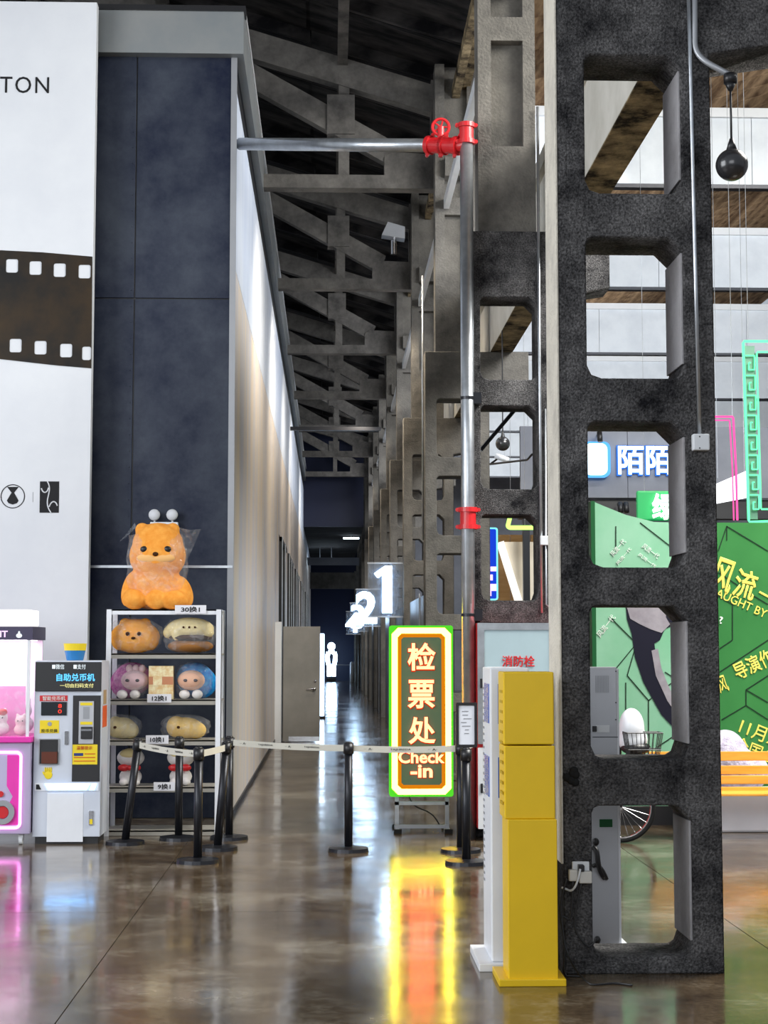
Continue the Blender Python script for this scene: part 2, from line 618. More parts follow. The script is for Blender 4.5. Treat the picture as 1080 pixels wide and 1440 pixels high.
# ------------------------------------------------------------------ floor (slabs with saw-cut joints)
fl = mk('floor', box(B(), -12, 18, -10, 84, -0.3, -0.04), M_con, None, origin=(0, 0, 0))
tag(fl, kind='structure')
slab_me = None
for iy in range(0, 24):
    for ix in range(-3, 4):
        x0, x1 = ix * 3.6 - 1.2, ix * 3.6 + 2.4
        y0, y1 = -4 + iy * 3.6, -0.4 + iy * 3.6
        if slab_me is None:
            o = mk('floor_slab', box(B(), -1.797, 1.797, -1.797, 1.797, -0.04, 0.0), M_floor, None, origin=(0, 0, 0))
            slab_me = o.data
            ORI[fl.as_pointer()] = Vector((0, 0, 0))
        else:
            o = bpy.data.objects.new('floor_slab', slab_me)
            COL.objects.link(o)
        o.parent = fl
        o.location = ((x0 + x1) / 2, (y0 + y1) / 2, 0)
fb = mk('joint_filler', box(B(), -12, 18, -10, 84, -0.04, -0.004), mat('joint_filler', (0.03, 0.025, 0.02), 0.9), fl)

# ------------------------------------------------------------------ lattice concrete columns
D0, S = 8.37, 6.0
XL, XR = P(790, 935, D0).x, P(1012, 935, D0).x
TC = 0.4
hx0, hx1 = P(830, 935, D0).x, P(969, 935, D0).x


def zz(y):
    return P(900, y, D0).z


holes_px = [(78, 272), (334, 532), (593, 798), (852, 1068), (1133, 1346)]


def cham(x0, x1, z0, z1, c):
    e = c * 0.5
    return [(x0 + c, z0), (x1 - c * .7, z0), (x1 - .02, z0 + c * .25), (x1, z0 + c), (x1, z1 - c), (x1 - c, z1), (x0 + e, z1), (x0 + e * .3, z1 - e * .3), (x0, z1 - e), (x0, z0 + c * .9), (x0 + c * .3, z0 + c * .25)]


holes = [cham(hx0, hx1, zz(b), zz(a), 0.075) for a, b in holes_px]
ZL = P(700, 325, 14.37).z     # ledge where the shaft narrows
ZC = zz(75)                   # corbel underside
outer = [(XL, 0), (XR, 0), (XR, ZC), (XR + 0.5, ZC + 0.08), (XR + 0.5, ZL), (XL, ZL)]
me_col = curve_holes(outer, holes, TC, 0.008)
me_col.transform(Matrix.Translation((-XL, TC / 2, 0)))
me_col.materials.append(M_con_dark)
UX0, UX1 = P(673, 250, 14.37).x, P(754, 250, 14.37).x
ZR = P(700, 204, 14.37).z
ub = B()
box(ub, UX0, UX1, 0.03, 0.37, ZL, ZR)
box(ub, UX0, UX0 + 0.12, 0.03, 0.37, ZR, 9.1)
box(ub, UX1 - 0.11, UX1, 0.03, 0.37, ZR, 9.1)
box(ub, UX0 + 0.12, UX1 - 0.11, 0.15, 0.25, ZR, 9.1)
box(ub, UX0 + 0.12, UX1 - 0.11, 0.03, 0.37, ZR + 0.98, ZR + 1.2)
box(ub, UX0 + 0.12, UX1 - 0.11, -0.1, 0.37, ZR + 1.45, ZR + 1.7)
me_up = bpy.data.meshes.new('upper_shaft')
bmesh.ops.recalc_face_normals(ub, faces=ub.faces[:])
ub.to_mesh(me_up)
ub.free()
me_up.transform(Matrix.Translation((-XL, 0, 0)))
me_up.materials.append(M_con)
me_col_lit = me_col.copy()  # far columns: lighter concrete copy paints in their warm side light
me_col_lit.materials.clear()
me_col_lit.materials.append(M_con)
NCOL = 13
for n in range(NCOL):
    lab = '%s concrete lattice column of the row along the corridor' % (ORD[n].capitalize() if n else 'Nearest dark rough')
    if n == 0:
        lab = 'nearest dark rough concrete lattice column, with ladder-like openings, right of the yellow kiosk'
    elif n == 1:
        lab = 'second concrete lattice column from the camera, behind the tall vertical water pipe'
    else:
        lab = '%s concrete lattice column from the camera along the corridor' % (ORD[n] if n < 12 else 'farthest')
    r = root('lattice_column', (XL, D0 + n * S, 0), lab, 'column', 'lattice columns along the corridor')
    o = bpy.data.objects.new('column_frame', me_col if n < 2 else me_col_lit)
    COL.objects.link(o)
    o.parent = r
    o = bpy.data.objects.new('upper_shaft', me_up)
    COL.objects.link(o)
    o.parent = r
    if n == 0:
        o = mk('lit_side_skin', box(B(), XL - 0.012, XL + 0.0, D0 - 0.002, D0 + TC + 0.002, 0.55, ZL, 0.003, 1),  # pale skin over the concrete paints in light from the left
               mat('painted_side_light', (0.6, 0.56, 0.48), 0.9, col2=(0.32, 0.3, 0.27), nscale=3, contrast=(0.45, 0.8), detail=12, bump=.5, bscale=60, nrough=.75), r)
        o['label'] = 'pale skin painting the side light on the corridor face of the column'
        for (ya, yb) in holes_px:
            mk('lit_reveal_skin', box(B(), hx1 - 0.012, hx1 - 0.0, D0 + 0.012, D0 + TC - .004, zz(yb) + .078, zz(ya) - .078, 0.002, 1),  # grey lining paints the same side light inside the openings
               mat('painted_reveal_light', (0.36, 0.35, 0.36), 0.9, col2=(0.2, 0.19, 0.19), nscale=3, contrast=(0.4, 0.8), detail=10, bump=.4, bscale=60), r)

# crane girder along the row (one length per bay)
GX0, GX1 = XR + 0.02, XR + 0.3
for n in range(0, 9):
    y0 = D0 + n * S + 0.1
    r = root('crane_girder', (GX0, y0, ZL), '%s stained concrete crane girder length resting on the column corbels' % ORD[n], 'girder', 'crane girders over the corbels')
    mk('web', box(B(), GX0, GX1, y0, y0 + S - 0.02, ZL + .012, ZL + 0.75), M_girder_w, r)
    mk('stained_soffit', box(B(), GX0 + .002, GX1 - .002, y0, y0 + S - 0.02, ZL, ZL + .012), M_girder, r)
    mk('top_flange', box(B(), GX0 - 0.06, GX1 + 0.12, y0, y0 + S - 0.02, ZL + 0.75, ZL + 0.9), M_girder_w, r)

# ------------------------------------------------------------------ roof trusses over the corridor
YT = D0 + 2 * S + 0.02


def tq(x, y):
    p = P(x, y, YT)
    return (p.x, p.z)


def slanted(bm, a, b, th, y0, y1):
    d = Vector((b[0] - a[0], b[1] - a[1])).normalized()
    nn = Vector((-d.y, d.x)) * th / 2
    prismY(bm, [(a[0] + nn.x, a[1] + nn.y), (b[0] + nn.x, b[1] + nn.y), (b[0] - nn.x, b[1] - nn.y), (a[0] - nn.x, a[1] - nn.y)], y0, y1)


RZ0, RX0, RS = 8.98, 1.72, 0.30   # roof underside line z = RZ0 + RS*(RX0-x)
zb0, zb1 = tq(500, 252)[1], tq(500, 233)[1]
ex0, ex1 = tq(542, 230)[0], tq(640, 230)[0]
ez = tq(590, 203)[1]


def truss(n, far=False):
    y = D0 + n * S + 0.42
    lab = '%s grey concrete roof truss from the camera, crossing above the corridor' % ORD[n - 2]
    r = root('roof_truss', (ex1, y, zb0), lab, 'truss', 'concrete roof trusses over the corridor')
    mk('bottom_chord', box(B(), -9, ex1, y, y + 0.22, zb0, zb1), M_truss, r)
    bm = B()
    prismY(bm, [(ex0, zb1), (ex1, zb1), (ex1, RZ0), (ex1 - 0.28, RZ0 + .05), (ex1 - 0.28, ez), (ex0 + .1, ez + .02), (ex0, ez - .05)], y, y + 0.24)
    mk('end_block', bm, M_truss, r)
    a = (ex0 + 0.15, (ez + zb1) / 2 + 0.12)
    bm = B()
    slanted(bm, a, (-3.6, a[1] + 0.56 * (a[0] + 3.6)), 0.3, y + 0.02, y + 0.2)
    mk('diagonal_brace', bm, M_truss, r)
    bm = B()
    slanted(bm, (ex1, RZ0 - 0.28), (-9, RZ0 - 0.28 + RS * (ex1 + 9)), 0.36, y + 0.01, y + 0.21)
    mk('top_chord', bm, M_truss, r)
    px = tq(484, 200)[0]
    bm = B()
    box(bm, px - 0.07, px + 0.07, y + 0.03, y + 0.19, zb1, RZ0 + RS * (RX0 - px) - 0.2)
    mk('post', bm, M_truss, r)
    gz = a[1] + 0.56 * (a[0] - px)
    mk('gusset', box(B(), px - 0.22, px + 0.14, y - 0.01, y + 0.23, gz - 0.1, gz + 0.42), M_truss, r)
    for k, xx in enumerate((-1.75, -3.9)):
        mk('post', box(B(), xx - 0.08, xx + 0.08, y + 0.03, y + 0.19, zb1, RZ0 + RS * (RX0 - xx) - 0.2), M_truss, r)
    return r


for n in range(2, 9):
    truss(n)

# roof: structure with panels as parts
ce = root('ceiling', (0, 40, 9), None, None)
ce['kind'] = 'structure'
me_p = None
YR0, YR1 = 6.0, 62.0
L = 2.0 * math.sqrt(1 + RS * RS)
pb_ = B()
box(pb_, -2.05, 0, -0.755, 0.755, 0, 0.06)
box(pb_, -1.985, 0, -0.74, -0.66, -0.16, 0)
box(pb_, -1.985, 0, 0.66, 0.74, -0.16, 0)
me_p = bpy.data.meshes.new('roof_panel')
bmesh.ops.recalc_face_normals(pb_, faces=pb_.faces[:])
pb_.to_mesh(me_p)
pb_.free()
for v in me_p.vertices:
    v.co.z += -RS * v.co.x
me_p.materials.append(M_roof)
for iy in range(int((YR1 - YR0) / 1.5)):
    for ix in range(6):
        o = bpy.data.objects.new('roof_panel', me_p)
        COL.objects.link(o)
        o.parent = ce
        x = RX0 - ix * 2.0
        o.location = Vector((x, YR0 + 0.75 + iy * 1.5, RZ0 + 0.14 + RS * (RX0 - x))) - Vector((0, 40, 9))
bm = B()
prismY(bm, [(RX0 + .1, RZ0 + .3), (-11, RZ0 + .3 + RS * (RX0 + 11)), (-11, RZ0 + .4 + RS * (RX0 + 11)), (RX0 + .1, RZ0 + .4)], YR0 - .2, 80)
mk('roof_deck', bm, M_roof, ce)
# purlins along the corridor
for i, (xx, ww) in enumerate(((tq(484, 200)[0] - 0.02, 0.13), (-2.2, 0.13), (-4.4, .13))):
    z = RZ0 + RS * (RX0 - xx)
    o = mk('roof_purlin', box(B(), xx - ww / 2, xx + ww / 2, YR0, YR1, z - 0.24, z - 0.02), M_rib, None)
    tag(o, ['long dark roof purlin running directly over the corridor centre', 'long dark roof purlin above the left wall top', 'long dark roof purlin farthest left above the built-in block'][i], 'purlin')
for i, (xx, zc_) in enumerate(((1.60, RZ0 - 0.22), (1.73, RZ0 - 0.1))):
    o = mk('eave_beam', box(B(), xx - 0.05, xx + 0.05, YR0, YR1, zc_ - 0.07, zc_ + 0.07), M_girder, None)
    tag(o, ['yellowish timber eave beam at the roof edge, on the corridor side', 'yellowish timber eave beam at the roof edge, on the column side'][i], 'beam')
# pale runners between the upper shafts
for n in range(1, 8):
    o = mk('steel_runner', box(B(), 1.43, 1.5, D0 + n * S + .42, D0 + (n + 1) * S, 7.2, 7.33), M_whitep, None)
    tag(o, '%s pale steel runner between two upper column shafts' % ORD[n - 1], 'beam', 'pale runners between the upper shafts')

# ------------------------------------------------------------------ hall roof on the right with wood underside and white boards
ce2 = root('ceiling_hall', (8, 40, 9), None, None)
ce2.name = 'ceiling'
ce2['kind'] = 'structure'
pb_ = B()
box(pb_, 0, 2.985, -0.29, 0.29, 0, 0.05)
me_q = bpy.data.meshes.new('roof_plank')
pb_.to_mesh(me_q)
pb_.free()
for v in me_q.vertices:
    v.co.z += RS * v.co.x
me_q.materials.append(M_wood_roof)
bm = B()
prismY(bm, [(1.8, 9.12), (14, 9.12 + RS * 12.2), (14, 9.2 + RS * 12.2), (1.8, 9.2)], 6, 62)
mk('roof_deck', bm, M_wood_roof, ce2)
k = 0
for iy in range(90):
    for ix in range(3):
        o = bpy.data.objects.new('roof_plank', me_q)
        COL.objects.link(o)
        o.parent = ce2
        o.location = Vector((1.8 + ix * 3.0, 6.3 + iy * 0.6, 9.05 + RS * ix * 3.0)) - Vector((8, 40, 9))
zw0 = P(1050, 257, D0 + 2 * S).z
zw1 = P(1050, 150, D0 + 2 * S).z
for n in range(2, 9):
    y = D0 + n * S + 0.1
    r = root('white_cladding_beam', (XR + 0.35, y, zw0), '%s white boarded beam spanning the side hall ceiling' % ORD[n - 2], 'beam', 'white boarded beams of the side hall')
    xa = XR + 0.42
    for j in range(4):
        mk('board', box(B(), xa + j * 3.0 + 0.004, xa + (j + 1) * 3.0 - 0.004, y, y + 0.05, zw0, zw1 - 0.12), M_board, r)
    mk('top_rail', box(B(), xa, xa + 12, y - 0.05, y + 0.06, zw1 - 0.12, zw1), M_whitep, r)
    mk('bottom_rail', box(B(), xa, xa + 12, y - 0.02, y + 0.12, zw0 - 0.05, zw0), M_blackmetal, r)

# ------------------------------------------------------------------ left block: dark front cladding, fascia, corridor wall
XW = -0.953
YW = 16.0
wf = root('wall_front', (-2, YW, 0), None, None)
wf['kind'] = 'structure'
ORI[wf.as_pointer()] = Vector((-2, YW, 0))
zs1 = P(250, 420, YW).z
zs2 = P(250, 797, YW).z
ztop = P(250, 80, YW).z
xs = P(189, 420, YW).x
mk('backing', box(B(), -9, XW - 0.01, YW + 0.02, YW + 0.1, 0, 7.6), M_black, wf)
for (x0, x1) in ((-9, -6.6), (-6.6, -4.4), (-4.4, xs), (xs, XW)):
    for (z0, z1) in ((0.0, zs2), (zs2, zs1), (zs1, ztop + 0.12)):
        mk('cladding_panel', box(B(), x0 + 0.006, x1 - 0.006, YW, YW + 0.02, z0 + 0.006, z1 - 0.006, 0.003, 1), M_navy, wf)
rv = B()
for k in range(44):
    z = 0.2 + k * 0.16
    for dx in (-0.03,):
        ball(rv, (xs + dx, YW - 0.001, z), 0.006, 1)
o = mk('rivet_row', rv, M_navy, wf)
o['kind'] = 'stuff'
mk('corner_trim', box(B(), XW - 0.05, XW + 0.01, YW - 0.012, YW + 0.0, 0, ztop + .1), M_greymetal, wf)
mk('light_rail', box(B(), -2.35, XW, YW - 0.02, YW - 0.001, zs2 - 0.012, zs2 + 0.012), M_galv, wf)
# fascia
fz0, fz1 = P(240, 78, YW - 0.05).z, P(240, 19, YW - 0.05).z
XF = P(343, 50, YW - 0.05).x
tf = mk('trim_1', box(B(), -9, XF, YW - 0.12, YW + 0.08, fz0, fz1), M_fascia, None)
tag(tf, kind='structure')
mk('cap_strip', box(B(), -9, XF + 0.02, YW - 0.15, YW + 0.1, fz1, fz1 + 0.05), M_black, tf)
tf2 = mk('trim_2', box(B(), XF - 0.08, XF, YW + 0.08, 62, fz0, fz1), M_fascia, None)
tag(tf2, kind='structure')
mk('soffit', box(B(), XW - 0.1, XF - 0.08, YW + 0.08, 62, fz0 - 0.0, fz0 + 0.05), M_black, tf2)
mk('cap_strip', box(B(), XF - 0.1, XF + 0.02, YW + 0.08, 62, fz1, fz1 + 0.04), M_whitep, tf2)
# corridor wall
wl = root('wall_left', (XW, YW, 0), None, None)
wl['kind'] = 'structure'
mk('core', box(B(), XW - 0.3, XW - 0.02, YW + 0.1, 80.4, 0, 7.55), M_black, wl)
y = YW + 0.02
i = 0
openings = [(31.0, 35.2), (36.6, 41.5), (44.0, 50.0), (52.0, 60.0), (62, 72)]
zwin = 3.75
while y < 80:
    wd = 1.2
    y1 = min(y + wd, 80.4)
    mid = (y + y1) / 2
    lo = 0.06
    for a, b in openings:
        if a < mid < b:
            lo = zwin
    mk('wall_panel', box(B(), XW - 0.02, XW, y + 0.005, y1 - 0.005, lo, 5.4), M_lwall, wl)
    mk('wall_panel', box(B(), XW - 0.02, XW, y + 0.005, y1 - 0.005, 5.41, 7.22), M_lwall2, wl)
    y = y1
    i += 1
bs = mk('baseboard_left', box(B(), XW - 0.02, XW + 0.012, YW, 31, 0, 0.055), M_blackmetal, None)
tag(bs, kind='structure')
for k, (a, b) in enumerate(openings):
    a += 0.25
    b -= 0.1
    r = root('window_%d' % (k + 1), (XW, a, 0), None, None)
    r['kind'] = 'structure'
    mk('pane', box(B(), XW - 0.1, XW - 0.08, a, b, 0.02, zwin), M_glassdark, r)
    bm = B()
    m_ = 2.1
    y = a
    while y < b - 0.1:
        mk('mullion', box(B(), XW - 0.08, XW + 0.03, y, y + 0.09, 0.0, zwin), M_black, r)
        mk('mullion', box(B(), XW - 0.03, XW + 0.045, y + 0.1, y + 0.14, 0.0, zwin), M_galv, r)
        y += m_
    mk('head_rail', box(B(), XW - 0.08, XW + 0.03, a, b, zwin - 0.09, zwin), M_black, r)

# grey open door with frame
YD = 28.6
dx0, dx1, dz0, dz1 = PB(398, 881, 450, 1044, YD)
d = root('door_1', ((dx0 + dx1) / 2, YD, 0), None, None)
d['kind'] = 'structure'
mk('door_leaf', box(B(), dx0, dx1, YD, YD + 0.05, 0.02, dz1, 0.004), M_door, d)
mk('jamb', box(B(), XW, dx0 - 0.03, YD - 0.04, YD + 0.12, 0, dz1 + 0.08), M_whitep, d)
hb = B()
hp = P(442, 969, YD)
cyl(hb, (hp.x, YD, hp.z), (hp.x, YD - 0.05, hp.z), 0.028)
cyl(hb, (hp.x, YD - 0.045, hp.z), (hp.x - 0.13, YD - 0.05, hp.z), 0.011)
mk('lever_handle', hb, M_chrome, d, True)
kb = B()
hp2 = P(443, 958, YD)
cyl(kb, (hp2.x, YD + 0.01, hp2.z), (hp2.x, YD - 0.015, hp2.z), 0.02)
mk('key_cylinder', kb, M_chrome, d, True)
mk('kick_rail', box(B(), dx0 + .1, dx1, YD - 0.006, YD, 0.02, 0.1), M_chrome, d)

# right side dark panels between the far columns
wr = root('wall_right', (1.3, 40, 0), None, None)
wr['kind'] = 'structure'
y = 21.2
k = 0
while y < 80:
    if not any(abs(y + 0.48 - (D0 + n * S + 0.2)) < 0.75 for n in range(NCOL)):
        mk('wall_panel', box(B(), 1.27, 1.33, y + 0.01, y + 0.95, 0, 2.35), M_brownpanel, wr)
        if k % 5 == 2:
            mk('edge_strip', box(B(), 1.255, 1.27, y - 0.01, y + 0.02, 0, 2.4), M_greymetal, wr)
    y += 0.96
    k += 1
# end of the corridor: lowered ceiling, beams, wall
we = mk('wall_end', box(B(), -1.3, 3, 80.5, 80.8, 0, 7.6), M_endwall, None)
tag(we, kind='structure')
cl = mk('ceiling_low', box(B(), -0.95, 1.18, 58, 80.5, 5.9, 6.2), M_roof, None)
cl.name = 'ceiling'
tag(cl, kind='structure')
mk('front_fascia', box(B(), -0.95, 1.18, 57.9, 58, 5.9, 9.4), M_endwall, cl)
for q, (yy, z0, z1, mm) in enumerate(((66.0, 4.95, 5.25, M_hallwall), (76.0, 4.35, 5.1, M_con))):
    o = mk('cross_beam', box(B(), -0.93, 1.16, yy, yy + 0.3, z0, z1), mm, None)
    tag(o, ['thin grey cross beam above the far corridor, before the stained one', 'stained pale cross beam at the far end of the corridor'][q], 'beam')
for q, (yy, dz) in enumerate(((70.0, 5.33), (62.5, 5.7))):
    r = root('tube_light', (0.1, yy, dz), ['white tube light glowing across the far corridor ceiling', 'added white tube light near the front edge of the lowered ceiling'][q], 'light', 'tube lights of the far corridor')
    if q == 0:
        x0, x1 = P(440, 790, yy).x, P(476, 790, yy).x
        z = P(458, 790, yy).z
    else:
        x0, x1, z = 0.5, 1.1, 5.8  # added tube with no known fixture, for light streaks on the floor
    bm = B()
    cyl(bm, (x0, yy, z), (x1, yy, z), 0.1 if q == 0 else 0.03)
    mk('tube', bm, glow('tube_white', (0.7, 0.85, 1.0), 12), r)
    bm = B()
    for xx in (x0 + 0.3, x1 - 0.3):
        cyl(bm, (xx, yy, z), (xx, yy, 5.9), 0.012)
    mk('suspension_rod', bm, M_galv, r)
# side hall far wall and side wall
o = mk('wall_back', box(B(), 1.9, 18, 62.4, 62.7, 0, 10.5), M_hallwall, None)
tag(o, kind='structure')
o = mk('wall_hall_side', box(B(), 14.0, 14.3, 6, 62.4, 0, 12.6), M_hallwall, None)
o.name = 'wall_right'
tag(o, kind='structure')
# dark steel bar across, mid corridor
bx0, bx1 = -0.95, 1.9
z0 = P(480, 606, 38.5).z
z1 = P(480, 601, 38.5).z
o = mk('steel_crossbar', box(B(), XW, 1.19, 38.4, 38.5, z0, z1), M_blackmetal, None)
tag(o, 'dark flat steel bar spanning the corridor halfway along, below the trusses', 'bar')

# ------------------------------------------------------------------ water pipes
PY = 14.27
px_ = P(658, 700, PY).x
pr = 0.058
r = root('vertical_pipe', (px_, PY, 0), 'tall galvanised water pipe standing at the second column with red couplings', 'pipe')
bm = B()
zt = P(658, 185, PY).z
cyl(bm, (px_, PY, 0), (px_, PY, zt), pr, seg=24)
mk('pipe_run', bm, M_galv, r, True)


def coupling(c, ax, r0, parent, nm='red_coupling'):
    bm = B()
    c, ax = Vector(c), Vector(ax).normalized()
    for s in (-1, 1):
        cyl(bm, c + ax * (s * 0.075 - 0.02), c + ax * (s * 0.075 + 0.02), r0 * 1.45, seg=20)
    cyl(bm, c - ax * 0.07, c + ax * 0.07, r0 * 1.2, seg=20)
    side = ax.cross(Vector((0, 1, 0)))
    if side.length < 0.1:
        side = Vector((1, 0, 0))
    side.normalize()
    for s in (-1, 1):
        for t in (-1, 1):
            p = c + ax * s * 0.075 + side * t * r0 * 1.6
            cyl(bm, p - Vector((0, .02, 0)), p + Vector((0, .02, 0)), 0.018, seg=8)
    return mk(nm, bm, M_red, parent)


coupling((px_, PY, P(660, 729, PY).z), (0, 0, 1), pr, r)
coupling((px_, PY, zt - 0.02), (0, 0, 1), pr * 0.9, r)
for yy in (560, 865):
    bm = B()
    z = P(658, yy, PY).z
    box(bm, px_ + 0.05, px_ + 0.12, PY - 0.03, D0 + S - 0.001, z - 0.05, z + 0.05)
    cyl(bm, (px_, PY, z - 0.012), (px_, PY, z + 0.012), pr * 1.12, seg=20)
    mk('wall_clamp', bm, M_blackmetal, r)
# cross pipe, rising back towards the left block
pA = P(641, 205, 14.33)
pBn = P(334, 198, YW + 0.06)
pBn.x = XW + 0.005
r = root('cross_pipe', pA, 'galvanised pipe crossing high above the corridor from left block to red couplings', 'pipe')
bm = B()
cyl(bm, pA, pBn + Vector((0.03, 0.1, 0)), 0.062, seg=24)
mk('pipe_run', bm, M_galv, r, True)
dirv = (pBn - pA).normalized()
coupling(pA + dirv * 0.06, dirv, 0.06, r)
coupling(pA + dirv * 0.22, dirv, 0.06, r)
bm = B()
tube(bm, bez(pA, pA - dirv * 0.08, Vector((px_, PY, pA.z - .02)), Vector((px_, PY, zt - 0.06)), 8), 0.056, 12)
mk('elbow', bm, M_red, r, True)
bm = B()
vc = pA + dirv * 0.17 + Vector((0, 0, 0.17))
tube(bm, [vc + Vector((math.cos(t) * 0.075, 0, math.sin(t) * 0.075)) for t in [2 * math.pi * k / 20 for k in range(20)]], 0.014, 6, True)
cyl(bm, vc - Vector((0, 0, .15)), vc, 0.03)
for k in range(5):
    a = k * 2 * math.pi / 5
    cyl(bm, vc, vc + Vector((math.cos(a) * .075, 0, math.sin(a) * .075)), 0.008, seg=6)
mk('valve_wheel', bm, M_red, r)

# conduits on the near column
CY = D0 - 0.016


def conduit(name, pts, rad, m, label, cat='conduit', group=None):
    bm = B()
    tube(bm, pts, rad, 8)
    o = mk(name, bm, m, None, True)
    tag(o, label, cat, group)
    return o


r = root('electric_conduit', P(984, 622, CY), 'thin pale conduit running down the nearest column into a white junction box', 'conduit')
bm = B()
tube(bm, [P(967, -60, CY), P(971, 100, CY), P(977, 350, CY), P(984, 614, CY)], 0.011, 8)
mk('conduit_pipe', bm, M_galv, r, True)
a, b, c, d_ = PB(973, 611, 996, 634, CY)
mk('junction_box', box(B(), a, b, D0 - 0.05, D0 - 0.001, c, d_, 0.006), M_whitep, r)
bm = B()
cyl(bm, P(984, 614, CY - .034), P(984, 614, CY - .034) + Vector((0, 0.01, 0)), 0.004, seg=8)
cyl(bm, P(984, 630, CY - .034), P(984, 630, CY - .034) + Vector((0, 0.01, 0)), 0.004, seg=8)
mk('screw', bm, M_black, r)
r = root('globe_lamp', P(1030, 100, 8.3), 'black globe lamp hanging on a rod from the nearest column top', 'lamp')
bm = B()
tube(bm, [P(977, -60, CY), P(977, 40, CY)] + bez(P(977, 60, CY), P(978, 85, CY), P(1000, 90, 8.3), P(1027, 106, 8.3), 10), 0.016, 8)
mk('supply_pipe', bm, M_greymetal, r, True)
gp = P(1029, 232, 8.3)
tp = P(1027, 112, 8.3)
gp.x = tp.x
bm = B()
cyl(bm, (tp.x, 8.3, tp.z + .03), (tp.x, 8.3, tp.z - 0.02), 0.035)
cyl(bm, (tp.x, 8.3, tp.z - 0.02), (tp.x, 8.3, tp.z - 0.06), 0.03, 0.012)
cyl(bm, (tp.x, 8.3, tp.z), (tp.x, 8.3, gp.z + 0.1), 0.006, seg=8)
cyl(bm, (tp.x, 8.3, gp.z + 0.075), (tp.x, 8.3, gp.z + 0.14), 0.03, 0.01)
mk('hanging_rod', bm, M_black, r, True)
bm = B()
ball(bm, gp, 0.084, 4)
mk('globe', bm, mat('globe_black', (0.025, 0.025, 0.027), 0.25, coat=0.3), r, True)

C2 = D0 + S
bm_pts = [P(756, 150, C2 - .015), P(759, 560, C2 - .015), P(762, 862, C2 - .015)]
conduit('column_conduit', bm_pts, 0.013, M_galv, 'thicker pale conduit down the right leg of the second column', 'conduit')
r = root('column_conduit', P(766, 760, C2), 'thin conduit with a small box down the right leg of the second column', 'conduit')
bm = B()
tube(bm, [P(767, 575, C2 - .012), P(768, 850, C2 - .012), P(776, 857, C2 - .012)], 0.008, 8)
mk('conduit_pipe', bm, M_galv, r, True)
a, b, c, d_ = PB(759, 754, 774, 767, C2)
mk('junction_box', box(B(), a, b, C2 - 0.05, C2 - 0.001, c, d_, 0.006), M_whitep, r)
conduit('thin_conduit', [Vector((XL - 0.012, D0 + 2 * S + 0.3, 3.0)), Vector((XL - 0.012, D0 + 2 * S + 0.3, 6.4))], 0.012, M_galv, 'thin conduit up the corridor face of the third column')

# floodlight on second truss
fp = P(553, 335, D0 + 3 * S + 0.3)
r = root('floodlight', fp, 'grey box floodlight mounted on the truss end above the corridor', 'light')
bm = B()
prismY(bm, [(fp.x - 0.2, fp.z - 0.02), (fp.x + 0.18, fp.z - 0.08), (fp.x + 0.18, fp.z + 0.12), (fp.x - 0.1, fp.z + 0.2)], fp.y - 0.3, fp.y - 0.05)
mk('housing', bm, M_greymetal, r)
bm = B()
cyl(bm, fp + Vector((0, -0.1, 0)), fp + Vector((0, -0.1, -0.3)), 0.05)
cyl(bm, fp + Vector((0, -0.1, -0.1)), fp + Vector((0, 0.14, -0.1)), 0.03)
mk('bracket', bm, M_chrome, r)

for k, (yy, pw) in enumerate(((20.9, 620), (26.4, 620), (32.7, 400), (38.7, 500), (50.7, 500))):  # one matches the modelled floodlight; the rest are added to brighten the wall
    l = bpy.data.lights.new('flood_and_added_spot', 'SPOT')
    l.energy = pw
    l.spot_size = 2.4
    l.spot_blend = 1.0
    l.shadow_soft_size = 0.15
    l.color = (1.0, 0.86, 0.66)
    o = bpy.data.objects.new('flood_and_added_spot', l)
    COL.objects.link(o)
    o.location = (0.75, yy - .5, 7.2)
    o.rotation_euler = (Vector((-1.0, yy + 1.5, 3.0)) - o.location).to_track_quat('-Z', 'Y').to_euler()

# ------------------------------------------------------------------ poster wall on the left
PYW = 15.6
r = root('film_banner', P(60, 700, PYW) * 1.0, 'large white banner wall with a black film strip, left of the dark cladding', 'banner')
xr = P(130, 427, PYW).x
zt = P(100, 3, PYW).z
mk('banner_board', box(B(), -5.2, xr, PYW, PYW + 0.12, 0, zt), M_poster, r)
bm = B()
top = [P(x, y, PYW) for x, y in ((-120, 338), (0, 352), (60, 355), (130, 361))]
bot = [P(x, y, PYW) for x, y in ((130, 518), (80, 514), (0, 505), (-120, 490))]
pts = [(p.x, p.z) for p in top + bot]
pts = [(min(x, xr), z) for x, z in pts]
hs = []
for (x, y) in ((17, 374), (50, 377), (84, 380), (119, 382), (22, 486), (57, 489), (93, 493), (-16, 371), (-14, 483), (124, 497)):
    a, b, c, d_ = PB(x - 8.5, y - 9.5, x + 8.5, y + 9.5, PYW)
    if y == 497:
        b = xr - 0.006
    hs.append(rr_pts(a, b, c, d_, 0.02, 3))
me = curve_holes(pts, hs, 0.006, 0.0)
me.transform(Matrix.Translation((0, PYW - 0.003, 0)))
mkm('film_strip_print', me, M_film, r)
c_ = P(34, 119, PYW)
a, b, c, d_ = PB(0, 108, 69, 131, PYW)
text('lettering', 'TON', M_ink, r, (a + b) / 2, (c + d_) / 2, PYW - 0.002, b - a, d_ - c, spacing=1.15)
cc = P(18, 698, PYW)
bm = B()
R_ = 0.115
ou = [(cc.x + R_ * math.cos(t), cc.z + R_ * math.sin(t)) for t in [2 * math.pi * k / 32 for k in range(32)]]
inn = [(cc.x + R_ * .93 * math.cos(t), cc.z + R_ * .93 * math.sin(t)) for t in [2 * math.pi * k / 32 for k in range(32)]]
ringY(bm, ou, inn, PYW - 0.004, PYW - 0.0)
